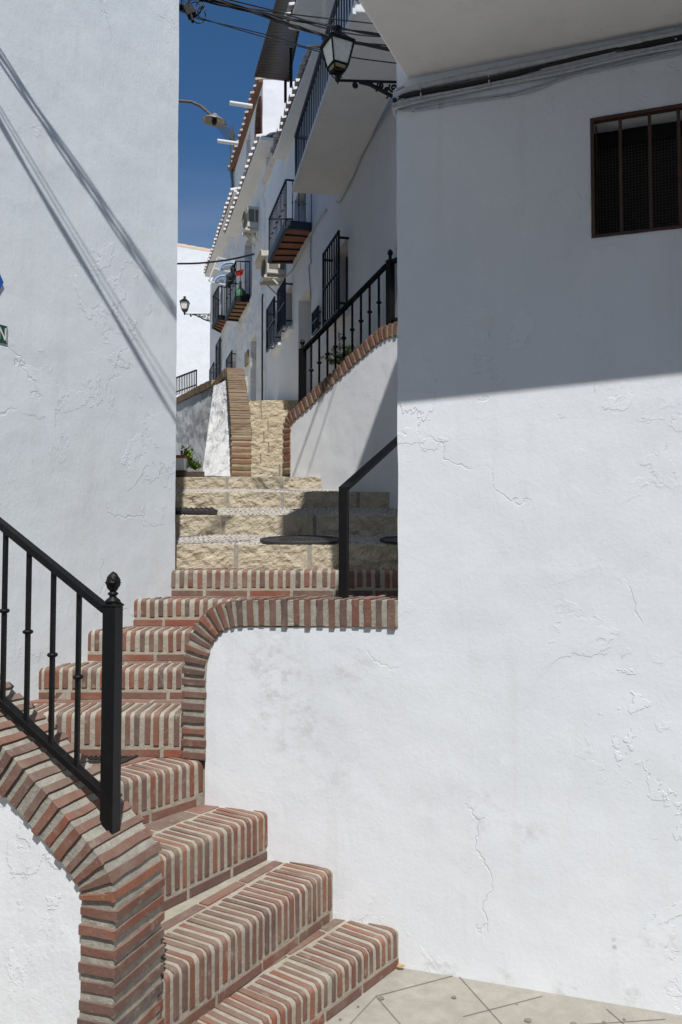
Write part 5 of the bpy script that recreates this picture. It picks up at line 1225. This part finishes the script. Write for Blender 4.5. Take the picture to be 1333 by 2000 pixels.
def strand(pts, Y0, Y1, r, label, twist=0, n=1, m=None):
    P = []; x0, x1 = pts[0][0], pts[-1][0]
    for x, y in pts: P.append(aty(x, y, Y0 + (Y1 - Y0) * (x - x0) / (x1 - x0)))
    d = []
    for i in range(len(P) - 1):
        p0 = P[max(i - 1, 0)]; p1 = P[i]; p2 = P[i + 1]; p3 = P[min(i + 2, len(P) - 1)]
        for j in range(8):
            t_ = j / 8; d.append(.5 * ((2 * p1) + (p2 - p0) * t_ + (2 * p0 - 5 * p1 + 4 * p2 - p3) * t_ ** 2 + (3 * p1 - p0 - 3 * p2 + p3) * t_ ** 3))
    d.append(P[-1]); mb = MB()
    for q in range(n):
        mb.tube([p + Vector((0, math.cos(q * 2.4 + i * twist), math.sin(q * 2.4 + i * twist))) * r * (0 if n == 1 else 1.15) for i, p in enumerate(d)], r, 6)
    o = tag(mb.build('overhead_cable', m or cabB), label, 'cable', 'black cables crossing the street at the top'); return o
strand([(368, -12), (402, 2), (502, 25), (581, 52), (650, 74), (754, 94), (840, 108)], 5.3, 4.5, .0048, 'thick twisted black cable, the lowest of the dense bundle crossing the street', .5, 3)
strand([(352, -18), (440, 5), (540, 32), (640, 50), (740, 68), (840, 80)], 5.3, 4.6, .0045, 'twisted black cable pair crossing above the lantern in the middle of the bundle', .6, 2)
strand([(352, -10), (450, 10), (540, 24), (640, 36), (730, 46), (840, 60)], 5.3, 4.7, .0040, 'upper black cable of the bundle passing over the long balcony')
strand([(352, -24), (450, 0), (540, 22), (600, 40), (700, 62), (760, 71), (840, 82)], 5.3, 4.6, .0045, 'black cable in the bundle just below the upper cable')
strand([(400, -10), (500, 20), (560, 34), (640, 56), (700, 68), (760, 73), (840, 84)], 5.3, 4.7, .0040, 'black cable in the bundle touching the lantern roof')
strand([(400, -6), (500, 24), (580, 50), (680, 80), (750, 88), (840, 98)], 5.3, 4.5, .0042, 'black cable crossing just above the lantern glass')
strand([(400, -4), (500, 27), (580, 56), (660, 76), (750, 97), (840, 112)], 5.3, 4.5, .0042, 'black cable crossing the top of the lantern glass')
strand([(386, 33), (440, 50), (533, 77), (590, 92), (637, 103), (700, 114), (770, 123), (860, 134)], 5.25, 4.5, .0036, 'single thin black cable crossing the middle of the lantern glass')
strand([(384, 36), (430, 46), (533, 71), (575, 84), (600, 92), (680, 106)], 5.25, 6.4, .0034, 'thin black cable leaving the insulators beside the single lower cable')
strand([(330, 515), (380, 514.5), (420, 511), (460, 505), (497, 496)], 12.5, 11.8, .014, 'black cable sagging from the left wall edge to the hood above the cooling unit')
# cables above the frame that throw the slanting shadows on the left wall
def shadow_cable(p0, p1, t0, t1, r, label, n=1, f1=2.1, tw=.35, sep=1.2):
    W0 = lp(*p0); W1 = lp(*p1); mb = MB(); K = 40
    for q in range(n):
        pts = []
        for i in range(K + 1):
            f = f1 * i / K; p = W0.lerp(W1, f) + SUN * (t0 + (t1 - t0) * f) + Vector((0, 0, -.03 * math.sin(math.pi * i / K)))
            pts.append(p + Vector((0, math.cos(q * 2.1 + i * tw), math.sin(q * 2.1 + i * tw))) * r * sep * (0 if n == 1 else 1))
        mb.tube(pts, r, 6)
    return tag(mb.build('overhead_cable', cabB), label, 'cable', 'cables above the picture that shade the left wall')
LB = 'black cable just above the picture whose slanting shadow falls on the left wall'
shadow_cable((-90, -22), (348, 612), .40, 2.3, .0055, 'thick upper black cable above the picture, casting the higher broad slanting shadow', 3, sep=2.4, f1=1.6)
shadow_cable((-90, -34), (345, 590), .40, 2.4, .0040, 'upper thin cable pair above the picture, casting the right edge of the higher shadow', 2, sep=2.0, f1=1.6)
shadow_cable((-90, 82), (345, 812), .80, 3.0, .0085, 'thick lower black cable above the picture, casting the long lower slanting shadow', 2, sep=.9, f1=1.5)
shadow_cable((-90, 66), (345, 782), .80, 3.0, .0030, 'thin black cable above the picture, casting the faint shadow beside the lower broad one', f1=1.5)
shadow_cable((-90, 58), (345, 760), .80, 3.0, .0028, 'second thin black cable above the picture, casting the faintest slanting shadow', f1=1.5)
def street_cable(p0, p1, t, r, label):
    W0 = QP.P(*QP.px(*p0)); W1 = QP.P(*QP.px(*p1)); mb = MB(); mb.tube([W0.lerp(W1, -1.6 + 3.6 * i / 24) + SUN * t + Vector((0, 0, -.03 * math.sin(math.pi * i / 24))) for i in range(25)], r, 6)
    tag(mb.build('overhead_cable', cabB), label, 'cable', 'cables above the picture that shade the retaining wall')
street_cable((630, 762), (573, 925), 4.3, .011, 'left thicker cable above the street that shades the white retaining wall')
street_cable((657, 742), (600, 925), 4.3, .006, 'thin cable above the street, second from the left over the retaining wall')
street_cable((776, 775), (722, 915), 4.3, .010, 'cable above the street nearest the corner wall, over the retaining wall')
